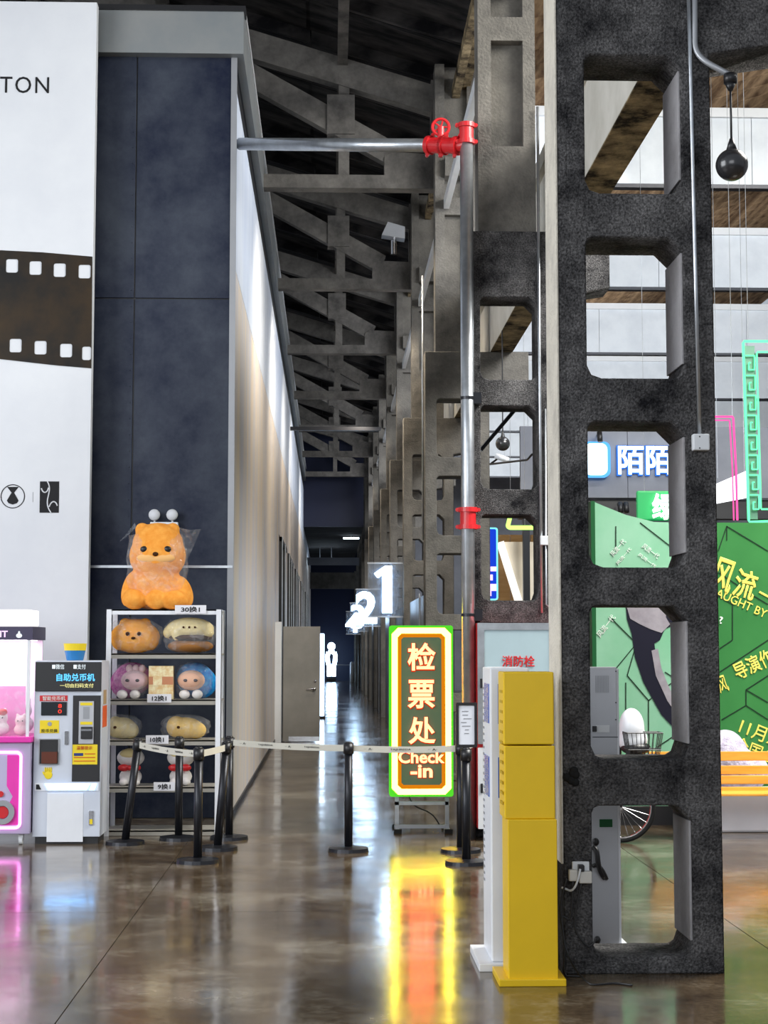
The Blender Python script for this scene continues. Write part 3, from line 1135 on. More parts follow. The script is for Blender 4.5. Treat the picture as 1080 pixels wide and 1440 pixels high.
hg = [(cc.x - .055, cc.z + .09), (cc.x + .055, cc.z + .09), (cc.x + .012, cc.z + .035), (cc.x + .055, cc.z - .04), (cc.x + .04, cc.z - .065), (cc.x, cc.z - .078), (cc.x - .04, cc.z - .065), (cc.x - .055, cc.z - .04), (cc.x - .012, cc.z + .035)]
prismY(bm, hg, PYW - 0.004, PYW - 0.0)
mk('round_emblem', bm, M_ink, r)
a, b, c, d_ = PB(56, 677, 83, 721, PYW)
e_ = mk('square_emblem', box(B(), a, b, PYW - 0.004, PYW, c, d_), M_ink, r)
bm = B()


def ep(u, v):
    return (a + (b - a) * u, PYW - 0.006, d_ - (d_ - c) * v)


tube(bm, bez(ep(.38, .0), ep(.75, .35), ep(.1, .6), ep(.6, 1.0)), 0.006, 6)
tube(bm, bez(ep(.08, .22), ep(.15, .4), ep(.4, .4), ep(.45, .2)), 0.006, 6)
tube(bm, bez(ep(.5, .82), ep(.6, .6), ep(.85, .6), ep(.92, .78)), 0.006, 6)
mk('emblem_line', bm, M_poster, e_)
mk('emblem_divider', box(B(), P(46, 700, PYW).x, P(46, 700, PYW).x + 0.004, PYW - 0.004, PYW, P(46, 706, PYW).z, P(46, 692, PYW).z), M_greymetal, r)

# ------------------------------------------------------------------ twin emergency lamp on the dark cladding
EY = YW - 0.1
r = root('emergency_light', P(230, 735, EY), 'white twin-headed emergency light on the dark cladding above the orange plush', 'light')
pb('battery_box', 211, 734, 250, 745, EY, 0.1, M_white, r, 0.006)
for x in (217, 242):
    p = P(x, 724, EY)
    bm = B()
    cyl(bm, p + Vector((0, 0.05, 0)), p, 0.035, 0.056, 20)
    o = mk('lamp_head', bm, M_whitep, r, True)
    bm = B()
    cyl(bm, p, p - Vector((0, 0.008, 0)), 0.05, 0.048, 20)
    mk('lens', bm, M_poster, o, True)
    bm = B()
    cyl(bm, p + Vector((0, 0.04, -0.03)), p + Vector((0, 0.04, -0.11)), 0.01)
    mk('swivel', bm, M_whitep, r)

# ------------------------------------------------------------------ prize shelf
SY, SD = 14.52, 0.45
sx0 = P(147, 1000, SY).x
sx1 = P(311, 1000, SY).x
szt = P(230, 857, SY).z
r = root('prize_shelf', ((sx0 + sx1) / 2, SY, 0), 'light steel rack of prize toys between the coin machine and the corridor', 'shelf')
for (xx, yy) in ((sx0, SY), (sx1 - 0.05, SY), (sx0, SY + SD - .04), (sx1 - 0.05, SY + SD - .04)):
    bm = B()
    box(bm, xx, xx + 0.05, yy, yy + 0.006, 0, szt)
    sidex = xx if xx == sx0 else xx + 0.044
    box(bm, sidex, sidex + 0.006, yy, yy + 0.04, 0, szt)
    mk('upright', bm, M_white, r)
shelf_y = [857, 919, 984, 1041, 1107, 1168]
shz = []
for k, yp in enumerate(shelf_y):
    z1 = P(230, yp, SY).z
    shz.append(z1)
    bm = B()
    box(bm, sx0 + 0.006, sx1 - 0.006, SY + 0.007, SY + SD - 0.007, z1 - 0.012, z1)
    box(bm, sx0 + 0.006, sx1 - 0.006, SY + 0.007, SY + 0.017, z1 - 0.045, z1)
    mk('shelf_board', bm, mat('shelf_grey', (0.36, 0.34, 0.3), 0.5) if k else M_white, r)
tags = [(268, 857, '30换1', 22), (224, 982, '12换1', 17), (221, 1040, '10换1', 16), (231, 1106, '9换1', 15)]
for (x, y, s, hw) in tags:
    tr = root('price_tag', P(x, y, SY - 0.01), 'white card reading %s clipped on the %s of the toy rack' % (s, {'3': 'top board', '12': 'third board', '10': 'fourth board', '9': 'fifth board'}[s[:2] if s[0] == '1' else s[0]]), 'price tag', 'exchange rate cards on the rack')
    pb('card', x - hw, y - 6, x + hw, y + 6, SY - 0.008, 0.004, M_paper, tr)
    a, b, c, d_ = PB(x - hw * .6, y - 4, x + hw * .6, y + 4, SY)
    text('lettering', s, M_ink, tr, (a + b) / 2, (c + d_) / 2, SY - 0.01, b - a, d_ - c, off=0.02)


def plush_pos(x, y, Yd):
    return P(x, y, Yd)


def px2m(px, Yd):
    return px * Yd / F


def bag(parent, c, r_, name='clear_bag', ears=False, yq=None):
    bm = B()
    rr_ = bmesh.ops.create_uvsphere(bm, u_segments=28, v_segments=18, radius=1)
    for v in rr_['verts']:
        x, y, z = v.co
        s = 1 + 0.05 * math.sin(7 * x + 5 * z) * math.cos(6 * y + 4 * z) + 0.03 * math.sin(17 * z + 9 * x)
        sq = lambda t: math.copysign(abs(t) ** 0.75, t)
        v.co = Vector((c[0] + sq(x) * r_[0] * s, c[1] + sq(y) * r_[1], c[2] + sq(z) * r_[2] * s))
        if ears and z > 0.45:
            k = (z - 0.45) / 0.55
            v.co.x += math.copysign(k * r_[0] * 0.35, x) * min(1, abs(x) * 2)
            v.co.y = c[1] + (v.co.y - c[1]) * (1 - 0.3 * k)
    return mk(name, bm, M_bag, parent, True)


# big orange plush on top of the rack
BY = SY + 0.22
ctr = P(221, 800, BY)
zb = shz[0] + 0.002
u = px2m(1, BY)
r = root('orange_plush_toy', (ctr.x, BY, zb), 'large seated orange plush toy in a clear plastic bag on top of the rack', 'plush toy')


def q(x, y, dy=0.0):
    p = P(x, y, BY)
    return Vector((p.x, BY + dy, p.z))


body = [(q(222, 782, -.02), (40 * u, 30 * u, 36 * u)), (q(222, 765, 0), (36 * u, 28 * u, 30 * u)), (q(222, 800, -.02), (30 * u, 24 * u, 26 * u)),
        (q(221, 828, 0), (37 * u, 26 * u, 33 * u)), (q(221, 846, 0), (40 * u, 26 * u, 17 * u)),
        (q(184, 828, -.02), (12 * u, 13 * u, 26 * u), Euler((0, 0.25, 0))), (q(259, 832, -.04), (12 * u, 13 * u, 23 * u), Euler((0, -0.35, 0))),
        (q(192, 848, -.11), (18 * u, 18 * u, 15 * u)), (q(222, 846, -.15), (15 * u, 10 * u, 15 * u)), (q(246, 846, -.12), (22 * u, 16 * u, 14 * u)),
        (q(200, 745, 0), (10 * u, 8 * u, 10 * u)), (q(243, 745, 0), (10 * u, 8 * u, 10 * u))]
body = [(Vector((b_[0].x, b_[0].y, max(b_[0].z, zb + b_[1][2] * 0.97))),) + tuple(b_[1:]) for b_ in body]
o = blob('body', body, M_orange, r, 0.011, 5)
bm = B()
ball(bm, q(222, 786, -.165), (27 * u, 7 * u, 9 * u), 2)
mk('muzzle', bm, mat('light_orange', (0.92, 0.52, 0.2), 0.95), r, True)
bm = B()
for x in (206, 238):
    ball(bm, q(x, 774, -.18), (5.5 * u, 3 * u, 4.5 * u), 2)
mk('eye', bm, M_black, r, True)
bm = B()
ball(bm, q(222, 781, -.21), (4 * u, 3 * u, 3 * u), 2)
mk('nose', bm, M_dkbrown, r, True)
bg = bag(r, (ctr.x, BY, zb + 0.36), (0.27, 0.2, 0.36), ears=True)
bm = B()
p0 = q(258, 745, -.02)
tip = q(283, 744, -.02)
for side, tx, ty, bx, by_ in ((1, 283, 744, 262, 790), (-1, 168, 762, 190, 735)):
    A_, T_, C_ = q(222 + side * 30, 742, -.03), q(tx, ty, -.02), q(bx, by_, 0.0)
    bm = B()
    v = [bm.verts.new(p) for p in (A_, T_, C_, (A_ + T_) / 2 + Vector((0, -.05, -.02)), (T_ + C_) / 2 + Vector((0, .04, 0)))]
    bm.faces.new((v[0], v[3], v[4]))
    bm.faces.new((v[3], v[1], v[4]))
    bm.faces.new((v[0], v[4], v[2]))
    mk('bag_corner', bm, M_bag, r)


def seat_z(k):
    return shz[k] + 0.001


# second row
PYD = SY + 0.2
uu = px2m(1, PYD)


def at2(x, z, dy=0.0):
    return Vector((P(x, 900, PYD).x, PYD + dy, z))


z = seat_z(1)
r = root('round_orange_plush', at2(190, z), 'round amber plush cushion in clear film on the upper left of the rack', 'plush toy')
blob('cushion', [(at2(190, z + 23 * uu), (35 * uu, 22 * uu, 23 * uu)), (at2(190, z + 30 * uu), (28 * uu, 20 * uu, 18 * uu)), (at2(168, z + 20 * uu), (12 * uu, 14 * uu, 16 * uu)), (at2(212, z + 20 * uu), (12 * uu, 14 * uu, 16 * uu)),
                 (at2(176, z + 43 * uu), (8 * uu, 6 * uu, 6 * uu)), (at2(204, z + 43 * uu), (8 * uu, 6 * uu, 6 * uu))], M_orange2, r, 0.01)
bm = B()
for x in (182, 198):
    ball(bm, at2(x, z + 27 * uu, -.14), (3 * uu, 3 * uu, 3 * uu), 1)
ball(bm, at2(190, z + 21 * uu, -.15), (3 * uu, 3 * uu, 2 * uu), 1)
mk('face_button', bm, M_dkbrown, r, True)
bag(r, at2(190, z + 25 * uu), (38 * uu, 24 * uu, 24 * uu))
r = root('burger_plush', at2(267, z), 'burger-shaped plush with cream top and brown bun, upper right of the rack', 'plush toy')
blob('cream_top', [(at2(267, z + 34 * uu), (34 * uu, 24 * uu, 16 * uu)), (at2(250, z + 27 * uu, -.08), (8 * uu, 8 * uu, 10 * uu)), (at2(290, z + 29 * uu, -.05), (12 * uu, 8 * uu, 8 * uu)), (at2(238, z + 29 * uu), (9 * uu, 9 * uu, 9 * uu))], M_cream, r, 0.01)
bm = B()
ball(bm, at2(268, z + 22 * uu), (31 * uu, 25 * uu, 6 * uu), 2)
mk('filling', bm, M_dkbrown, r, True)
bm = B()
ball(bm, at2(268, z + 10 * uu), (32 * uu, 25 * uu, 10 * uu), 2)
mk('bun', bm, M_brown, r, True)
bm = B()
for x in (260, 268, 276):
    ball(bm, at2(x, z + 36 * uu, -.155), 1.6 * uu, 1)
mk('dot', bm, M_dkbrown, r, True)
bag(r, at2(267, z + 25 * uu), (36 * uu, 26 * uu, 25 * uu))
# third row: two round-faced dolls and a gold box
z = seat_z(2)
for i, (x, m1, nm, lab, fm) in enumerate(((186, M_pink, 'pink_doll', 'plush doll with fluffy magenta hair on the third board, left of the gold box', M_palepink), (273, M_blue, 'blue_doll', 'plush doll with peach face in blue fluff, right of the gold box', M_skin))):
    r = root(nm, at2(x, z), lab, 'plush toy')
    blob('fluffy_hair', [(at2(x, z + 28 * uu, .07), (27 * uu, 16 * uu, 23 * uu)), (at2(x - 10 * (1 - 2 * i), z + 22 * uu, .08), (22 * uu, 12 * uu, 22 * uu))], m1, r, 0.011)
    bm = B()
    ball(bm, at2(x + (5 if i == 0 else -3), z + 26 * uu, -.04), (19 * uu, 14 * uu, 14 * uu), 3)
    mk('face', bm, fm, r, True)
    bm = B()
    for dx in (-6, 8):
        ball(bm, at2(x + dx + (2 if i == 0 else -4), z + 26 * uu, -.125), (3 * uu, 1.2 * uu, 2.2 * uu), 1)
    mk('eye', bm, mat('eye_grey', (0.1, 0.09, 0.1), 0.4), r, True)
    bm = B()
    for dx in (-9, 9):
        ball(bm, at2(x + dx - 3, z + 6.5 * uu, -.06), (7.5 * uu, 8 * uu, 6.5 * uu), 2)
    mk('paw', bm, M_wplush, r, True)
    if i == 0:
        bm = B()
        for dx in (-5, 4, 13):
            ball(bm, at2(x + dx + 2, z + 42 * uu, -.03), (5 * uu, 5 * uu, 6 * uu), 1)
        mk('crown', bm, M_palepink, r, True)
    bag(r, at2(x, z + 26 * uu, .02), (26 * uu, 20 * uu, 25 * uu))
a, b, c, d_ = PB(209, 929, 244, 976, SY + 0.08)
r = root('gold_gift_box', ((a + b) / 2, SY + 0.08, z), 'gold patterned gift box standing between the pink and blue dolls', 'box')
mk('box_body', box(B(), a, b, SY + 0.08, SY + 0.2, z, z + (d_ - c), 0.003), M_gold, r)
mk('printed_band', box(B(), a + .002, b - .002, SY + 0.077, SY + 0.08, z + .13, z + 0.2), mat('copper_print', (0.6, 0.25, 0.12), 0.4, 0.3), r)
mk('printed_seal', box(B(), a + .04, b - .1, SY + 0.074, SY + 0.077, z + .12, z + 0.22), M_gold, r)
# fourth row: yellow plushes in bags
z = seat_z(3)
for i, x in enumerate((174, 262)):
    r = root('yellow_plush', at2(x, z), 'pale yellow plush in a clear bag on the fourth board, %s one' % ('left' if i == 0 else 'wider right'), 'plush toy', 'yellow bagged plushes on the fourth board')
    wq = 24 if i == 0 else 31
    blob('body', [(at2(x, z + 15 * uu), (wq * .8 * uu, 16 * uu, 15 * uu)), (at2(x - wq * .4, z + 17 * uu, -.03), (wq * .45 * uu, 14 * uu, 15 * uu)), (at2(x + wq * .45, z + 12 * uu), (wq * .5 * uu, 12 * uu, 12 * uu))], M_cream if i == 0 else mat('yellow_plush', (0.88, 0.58, 0.15), 0.95, bump=.5, bscale=120, dist=.006), r, 0.01)
    bm = B()
    ball(bm, at2(x - 8, z + 17 * uu, -.13), (2.4 * uu, 2 * uu, 2 * uu), 1)
    mk('nose', bm, M_dkbrown, r, True)
    bag(r, at2(x, z + 17 * uu), (wq * 1.1 * uu, 20 * uu, 17 * uu))
# fifth row: two white dolls with red bows
z = seat_z(4)
for i, x in enumerate((186, 256)):
    r = root('scarf_doll', at2(x, z), 'white plush doll with a red bow on the fifth board, %s one' % ('left' if i == 0 else 'right'), 'plush toy', 'white dolls with red bows')
    blob('body', [(at2(x, z + 12 * uu), (16 * uu, 13 * uu, 12 * uu)), (at2(x - 9, z + 5 * uu, -.06), (6 * uu, 8 * uu, 5 * uu)), (at2(x + 9, z + 5 * uu, -.06), (6 * uu, 8 * uu, 5 * uu)), (at2(x, z + 24 * uu), (10 * uu, 9 * uu, 8 * uu))], M_wplush, r, 0.01)
    bm = B()
    ball(bm, at2(x, z + 38 * uu, 0), (19 * uu, 15 * uu, 13 * uu), 3)
    mk('head', bm, M_wplush, r, True)
    bm = B()
    ball(bm, at2(x, z + 43 * uu, -.03), (15 * uu, 12 * uu, 8 * uu), 2)
    mk('yellow_cap', bm, M_cream, r, True)
    bm = B()
    for s in (-1, 1):
        ball(bm, at2(x + s * 8, z + 25 * uu, -.09), (8 * uu, 4 * uu, 5 * uu), 2)
    ball(bm, at2(x, z + 25 * uu, -.1), 4 * uu, 1)
    mk('red_bow', bm, M_red, r, True)

# ------------------------------------------------------------------ coin exchange machine
MY = 13.96
r = root('coin_machine', P(97, 1187, MY), 'white self-service coin exchange machine with a black lit header', 'machine')
r.location.z = 0
ORI[r.as_pointer()] = Vector((r.location.x, MY, 0))
bx0, bx1 = P(47, 1060, MY).x, P(142, 1060, MY).x
bz1 = P(97, 929, MY).z
MD = 0.42
mk('cabinet', box(B(), bx0, bx1, MY, MY + MD, 0.06, bz1, 0.006), mat('machine_white', (0.6, 0.64, 0.72), 0.35), r)
mk('plinth', box(B(), bx0 + 0.02, bx1 - 0.02, MY + 0.03, MY + MD - 0.03, 0.0, 0.06), M_black, r)
h = pb('header_panel', 50, 931, 143, 972, MY, -0.02, M_black, r, 0.004)
a, b, c, d_ = PB(80, 947, 134, 958, MY)
text('header_lettering', '自助兑币机', glow('sign_blue', (0.12, 0.55, 1.0), 1.6), h, (a + b) / 2, (c + d_) / 2, MY - 0.022, b - a, d_ - c, off=0.025)
a, b, c, d_ = PB(85, 961, 132, 967, MY)
text('header_lettering', '一切由扫码支付', glow('sign_yellow', (0.9, 0.85, 0.35), 1.2), h, (a + b) / 2, (c + d_) / 2, MY - 0.022, b - a, d_ - c, off=0.01)
for (x0, x1, s) in ((74, 91, '微信'), (104, 121, '支付')):
    a, b, c, d_ = PB(x0, 934, x1, 941, MY)
    text('header_lettering', '■' + s, glow('sign_white', (0.85, 0.95, 1), 1.2), h, (a + b) / 2, (c + d_) / 2, MY - 0.022, b - a, d_ - c)
pb('red_label', 56, 978, 95, 986, MY, -0.004, M_red, r)
a, b, c, d_ = PB(60, 979, 92, 985, MY)
text('label_lettering', '智能兑币机', M_whtxt, r, (a + b) / 2, (c + d_) / 2, MY - 0.006, b - a, d_ - c)
dsp = pb('display', 58, 987, 94, 1006, MY, -0.008, M_glassdark, r)
a, b, c, d_ = PB(82, 990, 87, 1003, MY)
text('digits', '8\n0', glow('digit_red', (1, 0.05, 0.03), 2), dsp, (a + b) / 2, (c + d_) / 2, MY - 0.01, b - a, d_ - c)
s_ = pb('yellow_sticker', 56, 1013, 83, 1031, MY, -0.003, M_yel_light, r)
a, b, c, d_ = PB(58, 1025, 81, 1030, MY)
text('sticker_lettering', '投币兑换', M_ink, s_, (a + b) / 2, (c + d_) / 2, MY - 0.005, b - a, d_ - c)
bm = B()
pc = P(70, 1018, MY)
cyl(bm, (pc.x, MY - 0.003, pc.z), (pc.x, MY - .006, pc.z), 0.018, seg=16)
mk('sticker_dot', bm, M_greymetal, s_)
bm = B()
a, b, c, d_ = PB(56, 1040, 82, 1074, MY)
ringY(bm, rr_pts(a - .008, b + .008, c - .008, d_ + .008, .006, 2), rr_pts(a, b, c, d_, .004, 2), MY - 0.012, MY)
mk('outlet_frame', bm, M_greymetal, r)
mk('outlet_recess', box(B(), a, b, MY - 0.004, MY, c, d_), M_black, r)
mk('coin_tray', box(B(), a + .02, b - .005, MY - 0.035, MY - .004, c + .005, c + 0.1), mat('tray_brown', (0.12, 0.03, 0.015), 0.25), r)
bm = B()
pc = P(68, 1088, MY)
ball(bm, (pc.x, MY - .002, pc.z - .01), (0.034, 0.004, 0.036), 2)
for k, dx in enumerate((-0.026, -0.01, 0.006, 0.022)):
    ball(bm, (pc.x + dx, MY - .002, pc.z + 0.03), (0.008, 0.004, 0.026), 1)
ball(bm, (pc.x - 0.036, MY - .002, pc.z + 0.0), (0.009, 0.004, 0.022), 1, Euler((0, -0.5, 0)))
mk('hand_sticker', bm, M_yel_light, r, True)
pb('slot_lock', 91, 1028, 96, 1047, MY, -0.012, M_chrome, r, 0.002)
bp_ = pb('bill_panel', 102, 978, 141, 1099, MY, -0.006, M_black, r)
ac = pb('bill_acceptor', 111, 986, 132, 1046, MY - 0.006, -0.012, M_silver, r, 0.003)
pb('acceptor_label', 113, 988, 130, 992, MY - 0.018, -0.002, M_yel_light, ac)
pb('acceptor_label', 113, 1015, 130, 1019, MY - 0.018, -0.002, M_yel_light, ac)
pb('acceptor_window', 117, 994, 126, 1011, MY - 0.018, -0.002, M_greymetal, ac)
pb('bill_slot', 114, 1022, 130, 1039, MY - 0.018, -0.02, M_black, ac, 0.003)
pb('slot_lip', 114, 1025, 129, 1028, MY - 0.038, -0.004, M_chrome, ac)
nt_ = pb('yellow_notice', 102, 1047, 137, 1075, MY - 0.007, -0.003, M_yel_light, r)
a, b, c, d_ = PB(108, 1049, 130, 1054, MY)
text('notice_lettering', '温馨提示', mat('notice_red', (0.6, 0.1, 0.02), .6), nt_, (a + b) / 2, (c + d_) / 2, MY - 0.012, b - a, d_ - c)
pb('notice_patch', 104, 1059, 117, 1063, MY - 0.010, -0.002, mat('navy_ink', (0.03, 0.05, 0.2), .5), nt_)
for yy in (1060, 1065, 1070):
    pb('notice_rule', 119 if yy == 1060 else 104, yy - .5, 134, yy + .7, MY - 0.010, -0.002, mat('notice_red', (0.6, 0.1, 0.02), .6), nt_)
ls = pb('light_strip', 49, 1101, 139, 1112, MY, -0.006, M_white, r)
a, b, c, d_ = PB(68, 1102, 122, 1111, MY)
bm = B()
prismY(bm, [(a, c), (b, c), (b + .03, d_), (a - .03, d_)], MY - 0.012, MY - 0.006)
mk('lit_window', bm, glow('strip_glow', (0.2, 0.5, 1.0), 8), ls)
a, b, c, d_ = PB(126, 1102, 133, 1111, MY)
bm = B()
prismY(bm, [(a, c), (b, c), (b + .02, d_), (a + .02, d_)], MY - 0.012, MY - 0.006)
mk('lit_window', bm, glow('strip_glow', (0.2, 0.5, 1.0), 8), ls)
a, b, c, d_ = PB(51, 1103, 58, 1110, MY)
bm = B()
prismY(bm, [(a, c), (b, c), (b - .02, d_), (a, d_)], MY - 0.012, MY - 0.006)
mk('dark_mark', bm, M_ink, ls)
pb('lower_door', 66, 1115, 117, 1184, MY, -0.004, M_white, r, 0.002)
lk = pb('door_lock', 125, 1140, 131, 1160, MY, -0.015, M_chrome, r, 0.003)
pb('lock_tag', 126, 1152, 130, 1159, MY - 0.015, -0.002, M_yel_light, lk)
o = mk('side_sticker', box(B(), bx1, bx1 + 0.002, MY + 0.06, MY + 0.32, P(148, 1022, MY + .2).z, P(148, 992, MY + .2).z), mat('orange_print', (0.75, 0.12, 0.03), .5), r)
o = mk('side_sticker', box(B(), bx1, bx1 + 0.002, MY + 0.1, MY + 0.28, P(148, 990, MY + .2).z, P(148, 970, MY + .2).z), mat('tan_print', (0.45, 0.3, 0.15), .5), r)
# cup on the machine
a, b, c, d_ = PB(88, 905, 119, 929, MY + 0.1)
cx, cy = (a + b) / 2, MY + 0.18
r = root('popcorn_tub', (cx, cy, bz1), 'blue tub with a yellow rim standing on the coin machine', 'tub')
bm = B()
cyl(bm, (cx, cy, bz1 + 0.001), (cx, cy, bz1 + 0.085), 0.07, 0.09, 24)
mk('tub_body', bm, mat('tub_blue', (0.02, 0.2, 0.5), .4), r, False)
bm = B()
cyl(bm, (cx, cy, bz1 + 0.085), (cx, cy, bz1 + 0.145), 0.091, 0.098, 24)
mk('tub_rim', bm, M_yel_light, r)

# ------------------------------------------------------------------ claw machine (pink), right part in frame
r = root('claw_machine', (-2.98, 13.9, 0), 'pink and lavender claw machine with a lit glass case at the left edge', 'machine')
CYM = 13.9
cx1 = P(42.5, 1100, CYM).x
cx0 = cx1 - 0.86
cz = lambda y: P(30, y, CYM).z
M_lavm = mat('lavender_metal', (0.42, 0.36, 0.52), 0.35)
M_mag = mat('magenta_panel', (0.8, 0.04, 0.42), 0.35)
mk('lower_cabinet', box(B(), cx0, cx1, CYM, CYM + 0.62, 0.09, cz(1044), 0.008), M_lavm, r)
mk('counter', box(B(), cx0 - 0.01, cx1 + 0.01, CYM - 0.03, CYM + 0.63, cz(1044), cz(1036), 0.006), M_mag, r)
a, b = cx0 + 0.05, P(31, 1100, CYM).x
bm = B()
ringY(bm, rr_pts(a, b, cz(1166), cz(1056), 0.05), rr_pts(a + .022, b - .022, cz(1166) + .022, cz(1056) - .022, 0.03), CYM - 0.014, CYM)
mk('lit_frame', bm, glow('pink_white_glow', (1.0, 0.3, 0.85), 4), r)
mk('front_panel', box(B(), a + .02, b - .02, CYM - 0.004, CYM, cz(1166) + .02, cz(1056) - .02), mat('panel_lilac', (0.5, 0.45, 0.65), .4), r)
bm = B()
pA_, pB_ = b - 0.025, cz(1060) - .01
prismY(bm, [(pA_ - .1, pB_), (pA_, pB_), (pA_, cz(1160)), (pA_ - .16, cz(1160)), (pA_ - .05, cz(1120)), (pA_ - 0.1, cz(1105))], CYM - 0.008, CYM - 0.004)
mk('magenta_graphic', bm, M_mag, r)
bm = B()
gx, gz = P(4, 1142, CYM).x, cz(1142)
ringY(bm, [(gx + .1 * math.cos(t), gz + .1 * math.sin(t)) for t in [k * math.pi / 12 for k in range(24)]], [(gx + .055 * math.cos(t), gz + .055 * math.sin(t)) for t in [k * math.pi / 12 for k in range(24)]], CYM - 0.03, CYM - 0.004)
mk('prize_hatch_ring', bm, M_greymetal, r)
bm = B()
cyl(bm, (gx, CYM - .004, gz), (gx, CYM - .02, gz), 0.05, seg=20)
cyl(bm, (gx - .02, CYM - .004, gz + .15), (gx - .02, CYM - .02, gz + .15), 0.025, seg=16)
mk('start_button', bm, M_red, r)
for xx in (cx0 + .02, cx1 - .045):
    for yy in (CYM, CYM + .6):
        mk('corner_post', box(B(), xx, xx + .025, yy, yy + .02, cz(1036), cz(900)), M_white, r)
mk('back_panel', box(B(), cx0 + .02, cx1 - .02, CYM + .59, CYM + .6, cz(1036), cz(900)), mat('case_pink', (0.85, 0.65, 0.8), .5, emit=0.35, ecol=(1, .75, .95)), r)
mk('glass_front', box(B(), cx0 + .045, cx1 - .045, CYM + .006, CYM + .01, cz(1036), cz(900)), film('case_glass', (0.9, 0.9, 0.95), 0.06, 0.02, 0.0), r)
mk('glass_side', box(B(), cx1 - .03, cx1 - .026, CYM + .02, CYM + .6, cz(1036), cz(900)), MATS['case_glass'], r)
mk('header_band', box(B(), cx0, cx1, CYM - 0.005, CYM + .62, cz(900), cz(881)), mat('header_dark', (0.05, 0.04, 0.09), .3), r)
a, b, c, d_ = PB(0, 887, 14, 896, CYM)
text('header_lettering', 'BIT', glow('lilac_glow', (0.9, 0.55, 1), 1.8), r, (a + b) / 2 - .03, (c + d_) / 2, CYM - 0.008, (b - a) * 1.3, d_ - c, off=.02)
bm = B()
pc = P(27, 893, CYM)
ball(bm, (pc.x, CYM - .006, pc.z - .005), (.026, .004, .02), 1)
cyl(bm, (pc.x, CYM - .005, pc.z), (pc.x, CYM - .009, pc.z + .001), 0.012, seg=3)
ball(bm, (pc.x, CYM - .006, pc.z + .02), (.009, .004, .014), 1)
mk('header_emblem', bm, MATS['sign_white'], r, True)
mk('case_lamp', box(B(), cx0 + .05, cx1 - .06, CYM + 0.05, CYM + .55, cz(901), cz(900)), glow('case_glow', (1.0, 0.9, 1.0), 7), r)
mk('light_cap', box(B(), cx0, P(40, 870, CYM).x, CYM, CYM + .5, cz(880), cz(857), 0.01), glow('cap_glow', (1.0, 0.93, 0.98), 1.5), r)
mk('pink_divider', box(B(), cx0 + .1, P(36, 980, CYM + .3).x, CYM + .3, CYM + .31, cz(1036), cz(966)), mat('divider_pink', (0.85, 0.3, 0.6), .3), r)
for xx in (cx0 + .06, cx1 - .08):
    bm = B()
    cyl(bm, (xx - .015, CYM + .07, 0.035), (xx + .015, CYM + .07, 0.035), 0.035, seg=16)
    box(bm, xx - .02, xx + .02, CYM + .05, CYM + .09, .04, .09)
    mk('caster', bm, M_whitep, r)
# toys in the case
zf = cz(1036)
spots = [(-29, 0.16, .08, M_wplush, 'white'), (1, 0.17, .085, M_wplush, 'white'), (30, 0.16, .07, M_palepink, 'pale pink'), (-10, 0.45, .12, M_wplush, 'white'), (34, 0.45, .115, M_wplush, 'white'), (-52, 0.45, .12, M_palepink, 'pale pink')]
desc = ['white plush front left on the claw machine floor', 'white plush with a red cap, front middle of the claw machine', 'pale pink plush at the front right corner of the claw machine', 'white plush at the back middle of the claw machine', 'white plush in the back right corner of the claw machine', 'pale pink plush at the back left of the claw machine']
for k, (xp, dy, rad, mm, cn) in enumerate(spots):
    X = min(P(xp, 1010, CYM + dy).x, cx1 - .045 - rad)
    Yc = CYM + dy
    if k >= 3:
        zc_ = zf + rad
    else:
        zc_ = zf + rad * .8
    rr = root('case_plush', (X, Yc, zf), desc[k], 'plush toy', 'plush toys in the claw machine')
    blob('body', [(Vector((X, Yc, zf + rad * .72)), (rad * .9, rad * .7, rad * .7)), (Vector((X, Yc, zf + rad * 1.75)), (rad * .75, rad * .65, rad * .7)),
                  (Vector((X - rad * .45, Yc, zf + rad * 2.4)), (rad * .22, rad * .2, rad * .4)), (Vector((X + rad * .45, Yc, zf + rad * 2.4)), (rad * .22, rad * .2, rad * .4))], mm, rr, 0.012, 4)
    bm = B()
    for s in (-1, 1):
        ball(bm, (X + s * rad * .28, Yc - rad * .63, zf + rad * 1.8), rad * .08, 1)
    mk('eye', bm, M_black, rr, True)
    if k == 1:
        bm = B()
        ball(bm, (X + .02, Yc - .03, zf + rad * 2.35), (rad * .5, rad * .5, rad * .35), 2)
        mk('red_cap', bm, M_red, rr, True)

# ------------------------------------------------------------------ stanchions with belts
def stanchion(x, y, ytop, label, lean=(0.0, 0.0)):
    p = FL(x, y)
    z1 = 0.87
    r = root('belt_stanchion', (p.x, p.y, 0), label, 'stanchion', 'black belt stanchions of the queue')
    bm = B()
    cyl(bm, (p.x, p.y, 0.0), (p.x, p.y, 0.028), 0.165, 0.16, 32)
    cyl(bm, (p.x, p.y, 0.028), (p.x, p.y, 0.04), 0.155, 0.07, 32)
    mk('base', bm, M_blackmetal, r, False)
    t = Vector((p.x + lean[0], p.y + lean[1], z1 - 0.09))
    bm = B()
    cyl(bm, (p.x, p.y, 0.035), t, 0.033, seg=20)
    mk('post', bm, M_blackmetal, r, True)
    bm = B()
    d = (t - Vector((p.x, p.y, 0))).normalized()
    cyl(bm, t, t + d * 0.085, 0.042, 0.042, seg=20)
    cyl(bm, t + d * .085, t + d * 0.1, 0.036, 0.025, seg=20)
    mk('belt_head', bm, M_black, r, True)
    return t + d * 0.045


